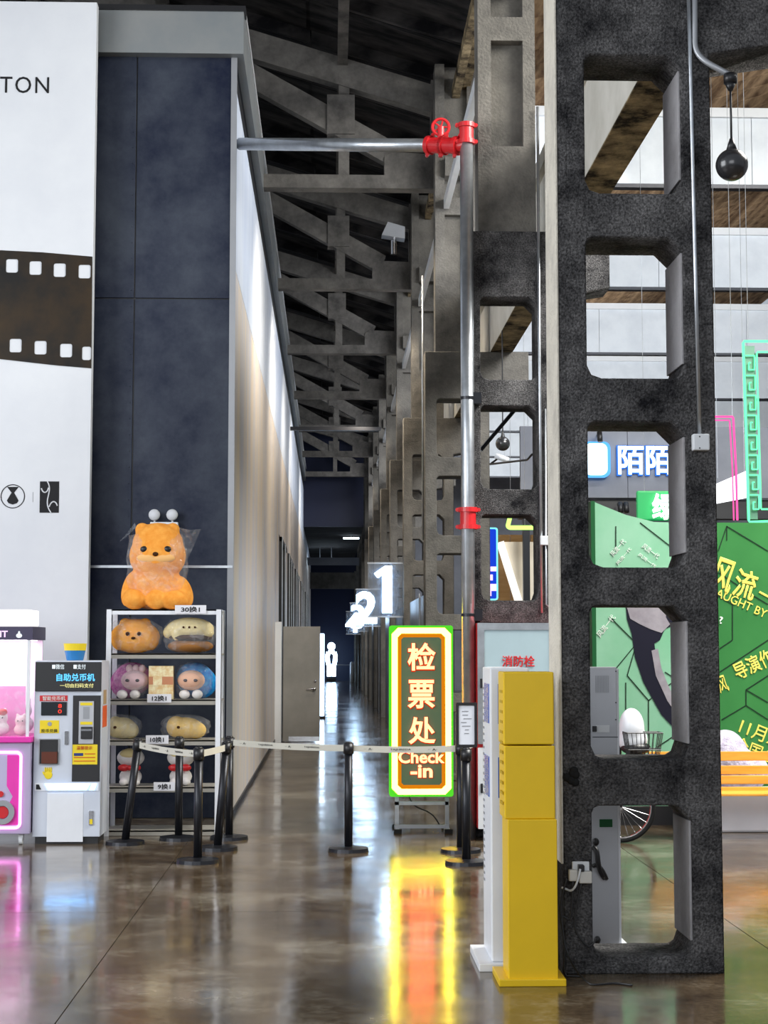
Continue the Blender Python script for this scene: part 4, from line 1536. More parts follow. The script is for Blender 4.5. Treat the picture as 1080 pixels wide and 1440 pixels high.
tA = stanchion(490, 1197, 1045, 'black belt stanchion standing alone in the middle of the corridor entrance')
tB = stanchion(278, 1213, 1050, 'black belt stanchion nearest the camera, in front of the toy rack')
tC = stanchion(306, 1195, 1040, 'black slightly leaning belt stanchion right behind the nearest one', (0.06, 0))
tD = stanchion(322, 1180, 1040, 'black belt stanchion at the corner of the corridor wall, behind the leaning one')
tE = stanchion(251, 1181, 1045, 'black belt stanchion close against the middle of the toy rack')
tF = stanchion(176, 1187, 1040, 'black leaning belt stanchion beside the coin machine', (0.09, 0.0))
tG = stanchion(648, 1198, 1045, 'black belt stanchion behind its twin, right of the check-in sign')
tH = stanchion(656, 1215, 1050, 'black belt stanchion in front of its twin, carrying the framed notice')


def belt(a, b, label, sag=0.01, txt=True):
    r = root('queue_belt', (a + b) / 2, label, 'belt', 'pale belts between the stanchions')
    dirv = (b - a).normalized()
    a2, b2 = a + dirv * 0.042, b - dirv * 0.042
    bm = B()
    prev = None
    n = 10
    side = dirv.cross(Vector((0, 0, 1))).normalized() * 0.0012
    rows = []
    for i in range(n + 1):
        t = i / n
        p = a2.lerp(b2, t) - Vector((0, 0, sag * 4 * t * (1 - t)))
        rows.append([bm.verts.new(p + side + Vector((0, 0, .026))), bm.verts.new(p - side + Vector((0, 0, .026))), bm.verts.new(p - side - Vector((0, 0, .026))), bm.verts.new(p + side - Vector((0, 0, .026)))])
    for A_, C_ in zip(rows, rows[1:]):
        for k in range(4):
            bm.faces.new((A_[k], A_[(k + 1) % 4], C_[(k + 1) % 4], C_[k]))
    bm.faces.new(rows[0])
    bm.faces.new(rows[-1][::-1])
    mk('webbing', bm, M_tape, r)
    if txt:
        L_ = (b2 - a2).length
        yaw = math.atan2(dirv.y, dirv.x)
        if abs(yaw) > math.pi / 2:
            yaw += math.pi
        k = 0.12
        i = 0
        while k < L_ - .1:
            t = k / L_
            p = a2.lerp(b2, t) - Vector((0, 0, sag * 4 * t * (1 - t)))
            nrm = Vector((math.sin(yaw), -math.cos(yaw), 0)) * 0.004
            text('printed_lettering', 'TAJHREDA' if i % 2 else '·· A·', M_ink, r, p.x + nrm.x, p.z, p.y + nrm.y, w=0.17 if i % 2 else .07, h=0.018, extr=0.001, yaw=yaw)
            k += 0.26
            i += 1


belt(tD, tA, 'long pale belt from the corridor wall corner to the middle stanchion')
belt(tA, tG, 'long pale belt from the middle stanchion past the check-in sign')
belt(tF, tB, 'pale belt in front of the toy rack, left stretch', 0.012)
belt(tB, tC, 'short pale belt between the nearest stanchion and the leaning one', 0.004, False)
end = Vector((1.27, 14.05, tG.z))
belt(tG, Vector((1.262, 14.12, tG.z)), 'short pale belt from the right stanchion to the hydrant cabinet', 0.0, False)
# framed notice on stanchion H
NY = tH.y
hz = tH.z + 0.055
r = root('notice_frame', (tH.x, NY, hz), 'small black-framed paper notice standing on the front right stanchion', 'sign')
a, b, c, d_ = PB(641, 988, 671, 1044, NY)
bm = B()
ringY(bm, rr_pts(a, b, hz + .0, d_, .008, 2), rr_pts(a + .022, b - .022, hz + .022, d_ - .022, .004, 2), NY - .012, NY + .008)
mk('frame', bm, M_black, r)
mk('paper', box(B(), a + .022, b - .022, NY - .004, NY + .002, hz + .022, d_ - .022), mat('bright_paper', (0.85, 0.88, 0.95), .5), r)
bm = B()
random.seed(3)
for k in range(7):
    zz_ = d_ - .07 - k * .028
    box(bm, a + .04 + random.random() * .03, b - .04 - random.random() * .05, NY - .0055, NY - .0045, zz_, zz_ + .006)
mk('print_lines', bm, M_greymetal, r)

# ------------------------------------------------------------------ check-in neon sign
GY = 14.8
a, b, c, d_ = PB(551, 883, 634, 1117, GY)
r = root('check_in_sign', ((a + b) / 2, GY, 0), 'glowing green and yellow check-in light box on a low steel stand', 'sign')
mk('light_box', box(B(), a - .022, b + .022, GY - .015, GY + 0.14, c - .022, d_ + .022, 0.02), glow('box_green', (0.1, 0.75, 0.03), 1.0), r)
bm = B()


def chf(x0, x1, z0, z1, c_):
    return [(x0 + c_, z0), (x1 - c_, z0), (x1, z0 + c_), (x1, z1 - c_), (x1 - c_, z1), (x0 + c_, z1), (x0, z1 - c_), (x0, z0 + c_)]


ringY(bm, chf(a, b, c, d_, .055), chf(a + .05, b - .05, c + .05, d_ - .05, .035), GY - .03, GY)
mk('light_border', bm, glow('border_white', (1.0, 0.75, 0.07), 12), r)
bm = B()
ringY(bm, chf(a + .05, b - .05, c + .05, d_ - .05, .035), chf(a + .085, b - .085, c + .085, d_ - .085, .02), GY - .022, GY - .015)
mk('inner_border', bm, glow('border_orange', (0.75, 0.22, 0.005), 1.0), r)
mk('face_panel', box(B(), a + .08, b - .08, GY - .018, GY - .015, c + .08, d_ - .08), mat('sign_face', (0.07, 0.12, 0.06), .5, emit=0.12, ecol=(.35, .5, .3)), r)


def neon(s, x0, y0, x1, y1, off):
    A_, B_, C_, D_ = PB(x0, y0, x1, y1, GY)
    text('letter_halo', s, glow('letter_red', (0.75, 0.03, 0.0), 1.0), r, (A_ + B_) / 2, (C_ + D_) / 2 - .004, GY - .024, (B_ - A_) * 1.05, (D_ - C_) * 1.06, extr=.012, off=off + .02)
    text('lettering', s, glow('letter_glow', (1.0, 0.16, 0.07), 8), r, (A_ + B_) / 2, (C_ + D_) / 2, GY - .036, B_ - A_, D_ - C_, extr=.01, off=off)


neon('检', 573, 904, 612, 943, .022)
neon('票', 573, 956, 611, 996, .022)
neon('处', 574, 1008, 612, 1046, .022)
neon('Check', 560, 1055, 625, 1073, .025)
neon('-in', 577, 1075, 608, 1093, .03)
st = B()
for xx in (a + .03, b - .05):
    box(st, xx, xx + .035, GY + .05, GY + .085, .03, c + .01)
    box(st, xx, xx + .035, GY - .14, GY + .3, .0, .03)
box(st, a + .03, b - .02, GY + .05, GY + .085, c - .1, c - .07)
mk('stand', st, M_galv, r)
mk('stand_crossbar', box(B(), a + .03, b - .02, GY - .02, GY + .02, .03, .06), M_greymetal, r)
for xx in (a + .047, b - .033):
    for yy in (GY - .14, GY + .28):
        mk('foot', box(B(), xx - .035, xx + .035, yy - .02, yy + .02, 0, .035), M_rubber, r)
bm = B()
tube(bm, bez((a + .15, GY + .06, c), (a + .2, GY + .05, c - .2), (b - .2, GY + .1, .25), (b - .1, GY + .12, .05)), .006, 6)
mk('power_cable', bm, M_black, r, True)
lp = bpy.data.lights.new('sign_light', 'AREA')
# ------------------------------------------------------------------ fire hydrant cabinet
HY = 14.08
a, b, c, d_ = PB(672, 876, 784, 1166, HY)
c = 0.1
r = root('hydrant_cabinet', ((a + b) / 2, HY, c), 'fire hydrant cabinet with pale glass door and red body at the second column', 'cabinet')
mk('body', box(B(), a, b, HY + .02, C2 - 0.002, c, d_), M_red, r)
zmid = P(720, 1048, HY).z
for (z0, z1, nm) in ((zmid + .01, d_, 'upper_door'), (c, zmid - .02, 'lower_door')):
    bm = B()
    ringY(bm, rr_pts(a, b, z0, z1, .004, 1), rr_pts(a + .06, b - .06, z0 + .06, z1 - .06, .004, 1), HY, HY + .02)
    o = mk(nm, bm, M_galv if nm[0] == 'u' else M_whitep, r)
    mk('door_pane', box(B(), a + .06, b - .06, HY + .008, HY + .014, z0 + .06, z1 - .06), mat('frosted_glass', (0.4, 0.52, 0.56), .2) if nm[0] == 'u' else M_whitep, o)
    mk('latch', box(B(), a + .02, a + .04, HY - .012, HY, (z0 + z1) / 2 - .04, (z0 + z1) / 2 + .04, .003), M_black, o)
A_, B_, C_, D_ = PB(706, 922, 752, 938, HY)
text('red_lettering', '消防栓', M_red, r, (A_ + B_) / 2, (C_ + D_) / 2, HY + .002, B_ - A_, D_ - C_, off=.02)
mk('support_leg', box(B(), a + .05, a + .1, HY + .06, HY + .12, 0, c), M_blackmetal, r)
mk('support_leg', box(B(), b - .1, b - .05, HY + .06, HY + .12, 0, c), M_blackmetal, r)

# ------------------------------------------------------------------ kiosks near the near column
KY = 8.12
r = root('yellow_kiosk', (P(745, 1300, KY).x, KY, 0), 'tall yellow totem kiosk left of the nearest column', 'kiosk')


def kz(y):
    return P(745, y, KY).z


x0, x1 = P(708, 1000, KY).x, P(779, 1000, KY).x
x2, x3 = P(716, 1260, KY).x, P(783, 1260, KY).x
seam1, seam2 = kz(1048), kz(1152)
mk('upper_box', box(B(), x0, x1, KY, KY + .25, seam1 + .003, kz(945), .006), M_yellow, r)
mk('middle_box', box(B(), x0 + .003, x1 + .003, KY, KY + .25, seam2, seam1 - .003, .006), M_yellow, r)
mk('lower_box', box(B(), x2 - .006, x3 + .002, KY - .015, KY + .25, .03, seam2, .004), M_yellow, r)
bp0, bp1 = FL(702, 1388), FL(800, 1388)
mk('base_plate', box(B(), bp0.x, bp1.x - .01, bp0.y, KY + .3, 0, .035, .004), M_yellow, r)
bm = B()
for k in range(12):
    z = kz(975) - k * .05
    box(bm, x0 - .003, x0, KY + .04, KY + .16, z, z + .014)
o = mk('side_print', bm, mat('dull_yellow', (0.5, 0.32, 0.01), .5), r)
o['kind'] = 'stuff'
r = root('white_kiosk', (P(700, 1350, 8.5).x, 8.5, 0), 'tall white totem kiosk with blue screens, standing behind the yellow one', 'kiosk')
WY = 8.5
x0, x1 = P(690, 1100, WY).x, P(745, 1100, WY).x
zt = P(710, 939, WY).z
mk('body', box(B(), x0, x1, WY, WY + .42, .04, zt, .008), M_white, r)
mk('base_plate', box(B(), FL(674, 1367).x, x1 + .02, FL(674, 1367).y, WY + .5, 0, .04, .004), M_white, r)
for (ya, yb) in ((962, 1018), (1065, 1122)):
    mk('screen', box(B(), x0 - .004, x0, WY + .06, WY + .3, P(700, yb, WY).z, P(700, ya, WY).z), mat('screen_blue', (0.02, 0.07, 0.3), .15, emit=.25, ecol=(.05, .15, .6)), r)
    mk('edge_label', box(B(), P(700, 990, WY).x, P(709, 990, WY).x, WY - .003, WY, P(700, yb, WY).z, P(700, ya, WY).z), mat('label_blue', (0.03, 0.1, 0.4), .3), r)
bm = B()
for k in range(30):
    z = zt - .12 - k * .035
    box(bm, x0 - .003, x0, WY + .33, WY + .39, z, z + .012)
o = mk('side_print', bm, M_greymetal, r)
o['kind'] = 'stuff'
# grey kiosk behind the near column
GYK = 9.05
x1 = P(869, 1100, GYK).x
x0 = x1 - .3
zt = P(850, 938, GYK).z
r = root('grey_kiosk', ((x0 + x1) / 2, GYK, 0), 'silver-backed totem kiosk seen through the openings of the nearest column', 'kiosk')
mk('case', box(B(), x0, x1, GYK, GYK + .1, .03, zt, .005), M_silver, r)
mk('edge_trim', box(B(), x1, x1 + .012, GYK + .01, GYK + .09, .03, zt - .01), M_white, r)
mk('base_plate', box(B(), x0 - .04, x1 + .045, GYK - .02, GYK + .3, 0, .03, .004), M_white, r)
K = lambda n_, xa, ya, xb, yb, m_, th=-.004: pb(n_, xa, ya, xb, yb, GYK, th, m_, r, 0.001)
K('label_plate', 838, 1020, 857, 1030, M_whitep)
K('socket_cover', 833, 1021, 839, 1029, M_black, -.008)
K('socket_cover', 843, 1152, 861, 1163, M_greend, -.008)
K('panel_seam', 833, 1036, 869, 1037, M_black, -.001)
bm = B()
for k in range(9):
    p = P(837 + k * 2.2, 950, GYK)
    box(bm, p.x, p.x + .003, GYK - .002, GYK, P(840, 974, GYK).z, p.z)
o = mk('vent_slot', bm, M_greymetal, r)
o['kind'] = 'stuff'
bm = B()
for yy in (944, 988, 1012):
    p = P(866, yy, GYK)
    cyl(bm, p, p - Vector((0, .004, 0)), .004, seg=8)
mk('screw', bm, M_black, r)
bm = B()
tube(bm, bez(P(834, 1192, GYK - .05), P(845, 1195, GYK - .08), P(835, 1215, GYK - .09), P(850, 1235, GYK - .04)), .014, 8)
mk('cable', bm, M_black, r, True)
bm = B()
tube(bm, bez(P(834, 1218, GYK - .05), P(842, 1212, GYK - .08), P(850, 1228, GYK - .05), P(853, 1236, GYK - .03)), .012, 8)
mk('cable', bm, M_black, r, True)
for q_ in ((838, 1184), (840, 1322)):
    mk('cable_plug', ball(B(), P(*q_, GYK - .015), (.018, .015, .022), 2), M_black, r, True)
# outlets and cables on the near column
r = root('power_adapters', P(815, 1226, D0 - .03), 'white plug adapters clustered on the left leg of the nearest column', 'power socket')
pb('socket_plate', 804, 1211, 828, 1232, D0 - .001, -.02, M_whitep, r, .004)
for (xa, ya, xb, yb) in ((799, 1222, 811, 1238), (813, 1224, 831, 1241)):
    pb('plug_adapter', xa, ya, xb, yb, D0 - .022, -.04, mat('cream_plastic', (0.62, 0.6, 0.55), .4), r, .006)
pb('plug', 812, 1215, 820, 1224, D0 - .022, -.05, M_black, r, .004)
bm = B()
tube(bm, bez(P(816, 1222, D0 - .07), P(812, 1245, D0 - .09), P(806, 1255, D0 - .06), P(800, 1252, D0 - .03)) + [P(790, 1248, D0 - .04)], .006, 6)
mk('adapter_cord', bm, M_whitep, r, True)
for i, pts in enumerate(([(806, 1238), (802, 1290), (790, 1290), (794, 1330), (796, 1372)], [(818, 1240), (808, 1300), (826, 1330), (838, 1322)], [(797, 1236), (788, 1280), (800, 1345), (830, 1384)])):
    pp = [P(x, y, D0 - .05) for x, y in pts]
    if i != 1:
        pp[-1] = FL(*pts[-1], z=.006)
        pp[-2] = P(*pts[-2], D0 - .06)
        g = pp[-1]
        extra = [Vector((g.x + .12, g.y + .02, .006)), Vector((g.x + .2, g.y - .03, .006))] if i == 2 else [Vector((g.x + .08, g.y - .02, .006))]
    else:
        extra = []
    sm = []
    P_ = [pp[0]] + pp + extra + [(pp + extra)[-1]]
    for j in range(1, len(P_) - 2):
        for t in range(6):
            t /= 6
            p0_, p1_, p2_, p3_ = P_[j - 1], P_[j], P_[j + 1], P_[j + 2]
            v = .5 * ((2 * p1_) + (-p0_ + p2_) * t + (2 * p0_ - 5 * p1_ + 4 * p2_ - p3_) * t * t + (-p0_ + 3 * p1_ - 3 * p2_ + p3_) * t ** 3)
            v.z = max(v.z, .006)
            sm.append(v)
    sm.append(P_[-1])
    bm = B()
    tube(bm, sm, .005, 6)
    mk('power_cord', bm, M_black, r, True)
bm = B()
random.seed(5)
pc = P(802, 1091, D0)
for k in range(7):
    ball(bm, (pc.x + random.uniform(-.02, .03), D0 - .001, pc.z + random.uniform(-.04, .03)), (.022, .012, .022), 1)
o = mk('tar_blob', bm, M_rubber, None, True)
tag(o, 'small black tar lump stuck on the left leg of the nearest column', 'lump')

# ------------------------------------------------------------------ numbered light signs on columns 4,6,8,10
whg = glow('number_glow', (0.5, 0.72, 1.0), 14)
for k, s in enumerate('1234'):
    n = 3 + 2 * k
    Yn = D0 + n * S + .1
    base = P(540, 829, D0 + 3 * S + .1)
    X, Z = base.x, base.z
    X2 = XL - .003
    r = root('number_sign', (X, Yn, Z), ['largest glowing white number 1, on a clear panel jutting from a column', 'glowing white number 2, behind and below the number 1', 'glowing white number 3, half hidden behind the number 2', 'smallest glowing white number 4, lowest and farthest of the numbers'][k], 'sign', 'numbered light signs along the corridor')
    hh = 68 * (D0 + 3 * S) / F
    mk('clear_panel', box(B(), X - .26, X2, Yn + .02, Yn + .03, Z - hh * .5 - .05, Z + hh * .5 + .04), film('acrylic_%d' % k, (0.2, 0.24, 0.3), 0.1, .1, 0) if k == 0 else MATS['acrylic_0'], r)
    if k == 0:
        bm = B()
        sw = .16
        xr_ = X + .13
        prismY(bm, [(xr_, Z - hh * .485), (xr_, Z + hh * .485), (xr_ - .12, Z + hh * .485), (xr_ - .29, Z + hh * .33), (xr_ - .23, Z + hh * .24), (xr_ - sw, Z + hh * .3), (xr_ - sw, Z - hh * .485)], Yn - .045, Yn + .005)
        mk('numeral', bm, whg, r)
    else:
        text('numeral', s, whg, r, X - .02, Z, Yn - .02, w=None, h=hh * .97, extr=.05, off=.035)
    bm = B()
    for zz_ in (Z - hh * .5 - .05, Z + hh * .5 + .04):
        box(bm, X - .27, X2, Yn + .015, Yn + .035, zz_ - .012, zz_ + .012)
    mk('panel_rail', bm, M_greymetal, r)
# lit figure at corridor end
Yf = 78.5
r = root('lit_figure_sign', (P(466, 958, Yf).x, Yf, 0), 'glowing white person-shaped light standing at the far end of the corridor', 'sign')
fx = P(466, 930, Yf).x
pu = Yf / F


def fz(y):
    return max(P(466, y, Yf).z, 0)


bm = B()
ball(bm, (fx, Yf, fz(909)), (5.5 * pu, .06, 5.5 * pu), 3)
mk('head', bm, whg, r, True)
bm = B()
tube(bm, [(fx - 4 * pu, Yf, fz(917)), (fx - 5.5 * pu, Yf, fz(922)), (fx - 5 * pu, Yf, fz(930)), (fx - 3.3 * pu, Yf, fz(937)), (fx - 3.3 * pu, Yf, fz(951))], .1, 10)
tube(bm, [(fx + 4 * pu, Yf, fz(917)), (fx + 5.5 * pu, Yf, fz(922)), (fx + 5 * pu, Yf, fz(930)), (fx + 3.3 * pu, Yf, fz(937)), (fx + 3.3 * pu, Yf, fz(951))], .1, 10)
tube(bm, [(fx - 4 * pu, Yf, fz(917)), (fx + 4 * pu, Yf, fz(917))], .09, 10)
mk('body_outline', bm, whg, r, True)
mk('base', box(B(), fx - 6 * pu, fx + 6 * pu, Yf - .1, Yf + .1, 0, fz(953)), M_black, r)
# tall lit strip behind the open door
Yl = 38.0
a, b, c, d_ = PB(450, 891, 456, 1008, Yl)
r = root('lit_totem', ((a + b) / 2, Yl, 0), 'narrow white glowing totem standing just behind the open grey door', 'light')
mk('glow_panel', box(B(), a - .1, b, Yl, Yl + .08, .06, d_, .02), glow('totem_glow', (0.6, 0.78, 1.0), 6), r)
mk('base', box(B(), a - .12, b + .02, Yl - .03, Yl + .12, 0, .06), M_black, r)
# barrier posts at the far end
r = root('far_barrier', (P(495, 958, 78).x, 78, 0), 'pale barrier post with a rail at the far end of the corridor', 'barrier')
bm = B()
xx = P(495, 945, 78).x
cyl(bm, (xx, 78, 0), (xx, 78, .86), .1, seg=16)
ball(bm, (xx, 78, .86), .1, 2)
mk('post', bm, M_white, r, True)
bm = B()
cyl(bm, (xx, 78, .8), (P(474, 945, 78).x, 78, .8), .02)
mk('rail', bm, M_galv, r)

# ------------------------------------------------------------------ side hall things seen through the openings
# green poster wall
VY = 15.3
gx0 = P(838, 900, VY).x
gx1 = P(960, 900, VY).x
gzt = P(1050, 735, VY).z
r = root('green_backdrop', ((gx0 + 4.5) / 2, VY, 0), 'green film backdrop wall with gold lettering and hexagon lines', 'backdrop')
bm = B()
zl, zr = P(838, 712, VY).z, P(960, 735, VY).z
pts = [(gx0, 0), (gx1, 0), (gx1, zr)] + [(p.x, p.z) for p in (P(920, 734, VY), P(880, 724, VY), P(850, 712, VY))] + [(gx0, P(838, 706, VY).z)]
prismY(bm, pts, VY, VY + .15)
mk('pale_panel', bm, M_greenl, r)
mk('side_return', box(B(), gx0 - .04, gx0 - .001, VY - .03, VY + .15, 0, P(838, 705, VY).z), M_greend, r)
mk('black_skirting', box(B(), gx0, gx1 + .1, VY - .06, VY - .01, 0, P(900, 1133, VY).z), M_black, r)
mk('deep_panel', box(B(), gx1 + .003, gx1 + 2.6, VY, VY + .15, 0, gzt), M_green, r)


def hexline(pts, par, w_=.006):
    bm = B()
    pp = [P(x, y, VY) for x, y in pts]
    for p0_, p1_ in zip(pp, pp[1:]):
        slanted(bm, (p0_.x, p0_.z), (p1_.x, p1_.z), w_, VY - .005, VY - .001)
    return bm


lines = [[(1010, 775), (1022, 740), (1080, 775)], [(1010, 805), (1060, 838), (1080, 850)], [(1030, 850), (1030, 900), (1012, 912)], [(1030, 850), (1010, 838)], [(1012, 945), (1080, 900)], [(1080, 950), (1049, 970), (1049, 992), (1080, 1012)],
         [(1049, 992), (1015, 1012)], [(1049, 970), (1080, 988)], [(1022, 740), (1022, 760)], [(860, 870), (895, 905), (882, 950), (912, 985), (945, 960)], [(880, 960), (880, 1005)], [(912, 985), (912, 1035)], [(900, 735), (945, 770)], [(866, 770), (866, 740)],
         [(862, 945), (895, 905)], [(935, 945), (955, 958)], [(925, 1050), (955, 1030)]]
bm = B()
for L_ in lines:
    pp = [P(x, y, VY) for x, y in L_]
    for p0_, p1_ in zip(pp, pp[1:]):
        slanted(bm, (p0_.x, p0_.z), (p1_.x, p1_.z), .009, VY - .005, VY - .001)
mk('hexagon_lines', bm, M_line, r)


def vt(s, x, y, wpx, hpx, rollpx, m=M_goldtxt, off=.01):
    p = P(x, y, VY)
    text('lettering', s, m, r, p.x, p.z, VY - .006, wpx * VY / F, hpx * VY / F, roll=rollpx, off=off)


vt('风', 1016, 810, 32, 50, -.35, off=.02)
vt('流', 1048, 822, 32, 42, -.3, off=.02)
vt('一', 1078, 838, 24, 3, -.5)
vt('CAUGHT BY THE TIDES', 1073, 862, 165, 12, -.42, off=.006)
vt('导演作品', 1068, 930, 78, 25, .42, off=.015)
vt('11月22日', 1080, 1036, 84, 22, -.38, off=.01)
vt('全国公映', 1072, 1060, 84, 22, -.38)
vt('风', 1016, 962, 14, 24, .3)
vt('?', 1014, 872, 5, 10, 0, M_whtxt, 0)
vt('风流一代', 869, 770, 28, 8, .85, M_whtxt, 0.002)
vt('风流一代', 877, 782, 30, 5, .85, M_whtxt, 0)
vt('风流一代', 915, 775, 28, 8, -.65, M_whtxt, 0.002)
vt('风流一代', 910, 788, 30, 5, -.65, M_whtxt, 0)
vt('风流一代', 852, 880, 36, 9, .9, M_whtxt, 0.002)
# printed figure (flat print on the backdrop)
M_pd = mat('print_navy', (0.008, 0.008, 0.02), .5)
M_pg = mat('print_grey', (0.24, 0.22, 0.25), .5, col2=(.32, .3, .33), nscale=8)
fig = root('printed_figure_layer', (0, 0, 0), None, None)
bpy.data.objects.remove(fig)


def flat(name, pts, m, y0):
    bm = B()
    prismY(bm, [(P(x, y, VY).x, P(x, y, VY).z) for x, y in pts], VY - y0, VY - y0 + .003)
    return mk(name, bm, m, r)


flat('printed_coat', [(880, 852), (945, 852), (946, 880), (935, 884), (928, 900), (920, 905), (925, 940), (938, 970), (962, 1015), (965, 1040), (955, 1032), (930, 1005), (905, 960), (893, 925), (888, 890), (882, 872)], M_pd, .006)
flat('printed_jacket', [(880, 850), (940, 850), (936, 868), (942, 878), (930, 890), (915, 885), (900, 878), (886, 870)], M_pg, .009)
flat('printed_trousers_edge', [(916, 915), (925, 912), (930, 940), (940, 965), (962, 1008), (962, 1020), (938, 985), (922, 950)], M_pg, .009)

# bench with orange slats
NYB = 14.45
bxa, bxb = P(912, 1080, NYB).x, P(912, 1080, NYB).x + 2.1
r = root('slatted_bench', ((bxa + bxb) / 2, NYB, 0), 'orange wooden slatted bench in front of the green backdrop', 'bench')
for (ya, yb, dy) in ((1057, 1070, 0.0), (1077, 1089, 0.0), (1091, 1103, -.02), (1107, 1114, -.12)):
    a, b, c, d_ = PB(900, ya, 1000, yb, NYB + dy)
    mk('slat', box(B(), bxa, bxb, NYB + dy, NYB + dy + .025, c, d_, .004), M_slat, r)
zseat = P(1050, 1112, NYB - .12).z
for k in range(4):
    mk('seat_slat', box(B(), bxa, bxb, NYB - .42 + k * .085, NYB - .345 + k * .085, zseat - .02, zseat, .003), M_slat, r)
for xx in (bxa + .25, bxb - .3):
    bm = B()
    box(bm, xx, xx + .05, NYB + .026, NYB + .06, .0, .72)
    box(bm, xx, xx + .05, NYB - .42, NYB + .026, zseat - .06, zseat - .021)
    box(bm, xx, xx + .05, NYB - .42, NYB - .37, 0, zseat - .06)
    mk('leg_frame', bm, M_blackmetal, r)
# platform behind bench
a = P(1000, 1130, 14.9).x
o = mk('low_plinth', box(B(), a, a + 1.6, 14.62, 15.2, 0, .36, .02), M_plinth, None)
tag(o, 'low white plinth under the lavender boulder, behind the bench', 'plinth')
pc = P(1020, 1040, 14.9)
o = blob('lavender_boulder', [(Vector((pc.x, 14.9, .6)), (.22, .2, .3)), (Vector((pc.x + .12, 14.9, .52)), (.28, .22, .2)), (Vector((pc.x - .15, 14.9, .58)), (.2, .18, .26))], M_lav, None, .025, 2,
         extra=lambda c: Vector((c.x, c.y, max(c.z, .365))))
tag(o, 'lavender grey boulder-like prop on the plinth behind the bench', 'prop')
# dark bench-side board under seat
# bicycle
fxw = P(872, 1135, 13.9)
r = root('parked_bicycle', (fxw.x, 13.9, 0), 'parked bicycle with a wire basket, seen through the nearest column', 'bicycle')
R_ = .3


def wheel(c, ax):
    ax = Vector(ax).normalized()
    u_ = ax.cross(Vector((0, 0, 1))).normalized()
    v_ = Vector((0, 0, 1))
    bm = B()
    tube(bm, [c + (u_ * math.cos(t) + v_ * math.sin(t)) * (R_ - .018) for t in [k * 2 * math.pi / 36 for k in range(36)]], .018, 8, True)
    o = mk('tyre', bm, M_rubber, r, True)
    bm = B()
    tube(bm, [c + (u_ * math.cos(t) + v_ * math.sin(t)) * (R_ - .042) for t in [k * 2 * math.pi / 36 for k in range(36)]], .009, 6, True)
    for k in range(24):
        t = k * math.pi / 12
        cyl(bm, c + (u_ * math.cos(t + .2) + v_ * math.sin(t + .2)) * .02, c + (u_ * math.cos(t) + v_ * math.sin(t)) * (R_ - .04), .0022, seg=4)
    cyl(bm, c - ax * .04, c + ax * .04, .022, seg=12)
    mk('rim_and_spokes', bm, M_chrome, o)


fc = Vector((fxw.x, 13.9, R_))
rc = Vector((2.18, 15.0, R_))
wheel(fc, (0.15, 1, 0))
wheel(rc, (0.9, .4, 0))
bm = B()
hd = Vector((fc.x + .02, 14.0, .78))
for s in (-.045, .045):
    tube(bm, [fc + Vector((0, s, 0)), hd - Vector((0, -s * .3, .12))], .011, 8)
tube(bm, [hd - Vector((0, 0, .14)), hd + Vector((0, 0, .14))], .016, 8)
bb = rc.lerp(fc, .42)
bb.z = .26
stp = rc.lerp(fc, .3)
stp.z = .72
tube(bm, [hd, bb], .016, 8)
tube(bm, [hd - Vector((0, 0, .1)), bb + Vector((0, 0, .15))], .014, 8)
tube(bm, [bb, stp + Vector((0, 0, .08))], .014, 8)
tube(bm, [bb, rc], .011, 8)
tube(bm, [stp, rc], .009, 8)
mk('frame', bm, M_black, r, True)
bm = B()
ball(bm, stp + Vector((0, 0, .11)), (.07, .13, .035), 2)
mk('saddle', bm, M_black, r, True)
bm = B()
tube(bm, [hd + Vector((-.22, .08, .16)), hd + Vector((-.1, 0, .15)), hd + Vector((.1, 0, .15)), hd + Vector((.22, .08, .16))], .011, 8)
mk('handlebar', bm, M_chrome, r, True)
bk = P(902, 1048, 13.85)
bm = B()
bz0, bz1_ = .68, P(900, 1030, 13.8).z
for k in range(9):
    t = k / 8
    for (xa_, ya_) in ((-.15 + .3 * t, -.12), (-.15 + .3 * t, .1)):
        tube(bm, [(bk.x + xa_ * .75, 13.8 + ya_ * .8, bz0), (bk.x + xa_, 13.8 + ya_, bz1_)], .003, 4)
for k in range(6):
    t = k / 5
    for s in (-1, 1):
        tube(bm, [(bk.x + s * .112, 13.8 - .1 + .18 * t, bz0), (bk.x + s * .15, 13.8 - .12 + .22 * t, bz1_)], .003, 4)
for z, s in ((bz0, .75), (.74, .85), (.79, .92), (bz1_, 1)):
    tube(bm, [(bk.x - .15 * s, 13.8 - .12 * s, z), (bk.x + .15 * s, 13.8 - .12 * s, z), (bk.x + .15 * s, 13.8 + .1 * s, z), (bk.x - .15 * s, 13.8 + .1 * s, z)], .005, 4, True)
mk('wire_basket', bm, M_black, r)
bm = B()
tube(bm, [hd - Vector((0, 0, .05)), Vector((bk.x, 13.9, .7))], .008, 6)
mk('basket_bracket', bm, M_black, r)
hp = P(880, 1035, 14.25)
o = blob('white_helmet', [(Vector((hp.x, 13.97, .96)), (.11, .12, .17)), (Vector((hp.x + .01, 13.98, .86)), (.13, .12, .12))], M_white, r, .015, 4)
bm = B()
ball(bm, (hp.x + .03, 13.95, .79), (.13, .1, .06), 2)
mk('dark_bag', bm, M_black, r, True)
o['label'] = 'white rounded bag over the handlebar'

def RH(x):
    return 9.02 + RS * (x - 1.8)


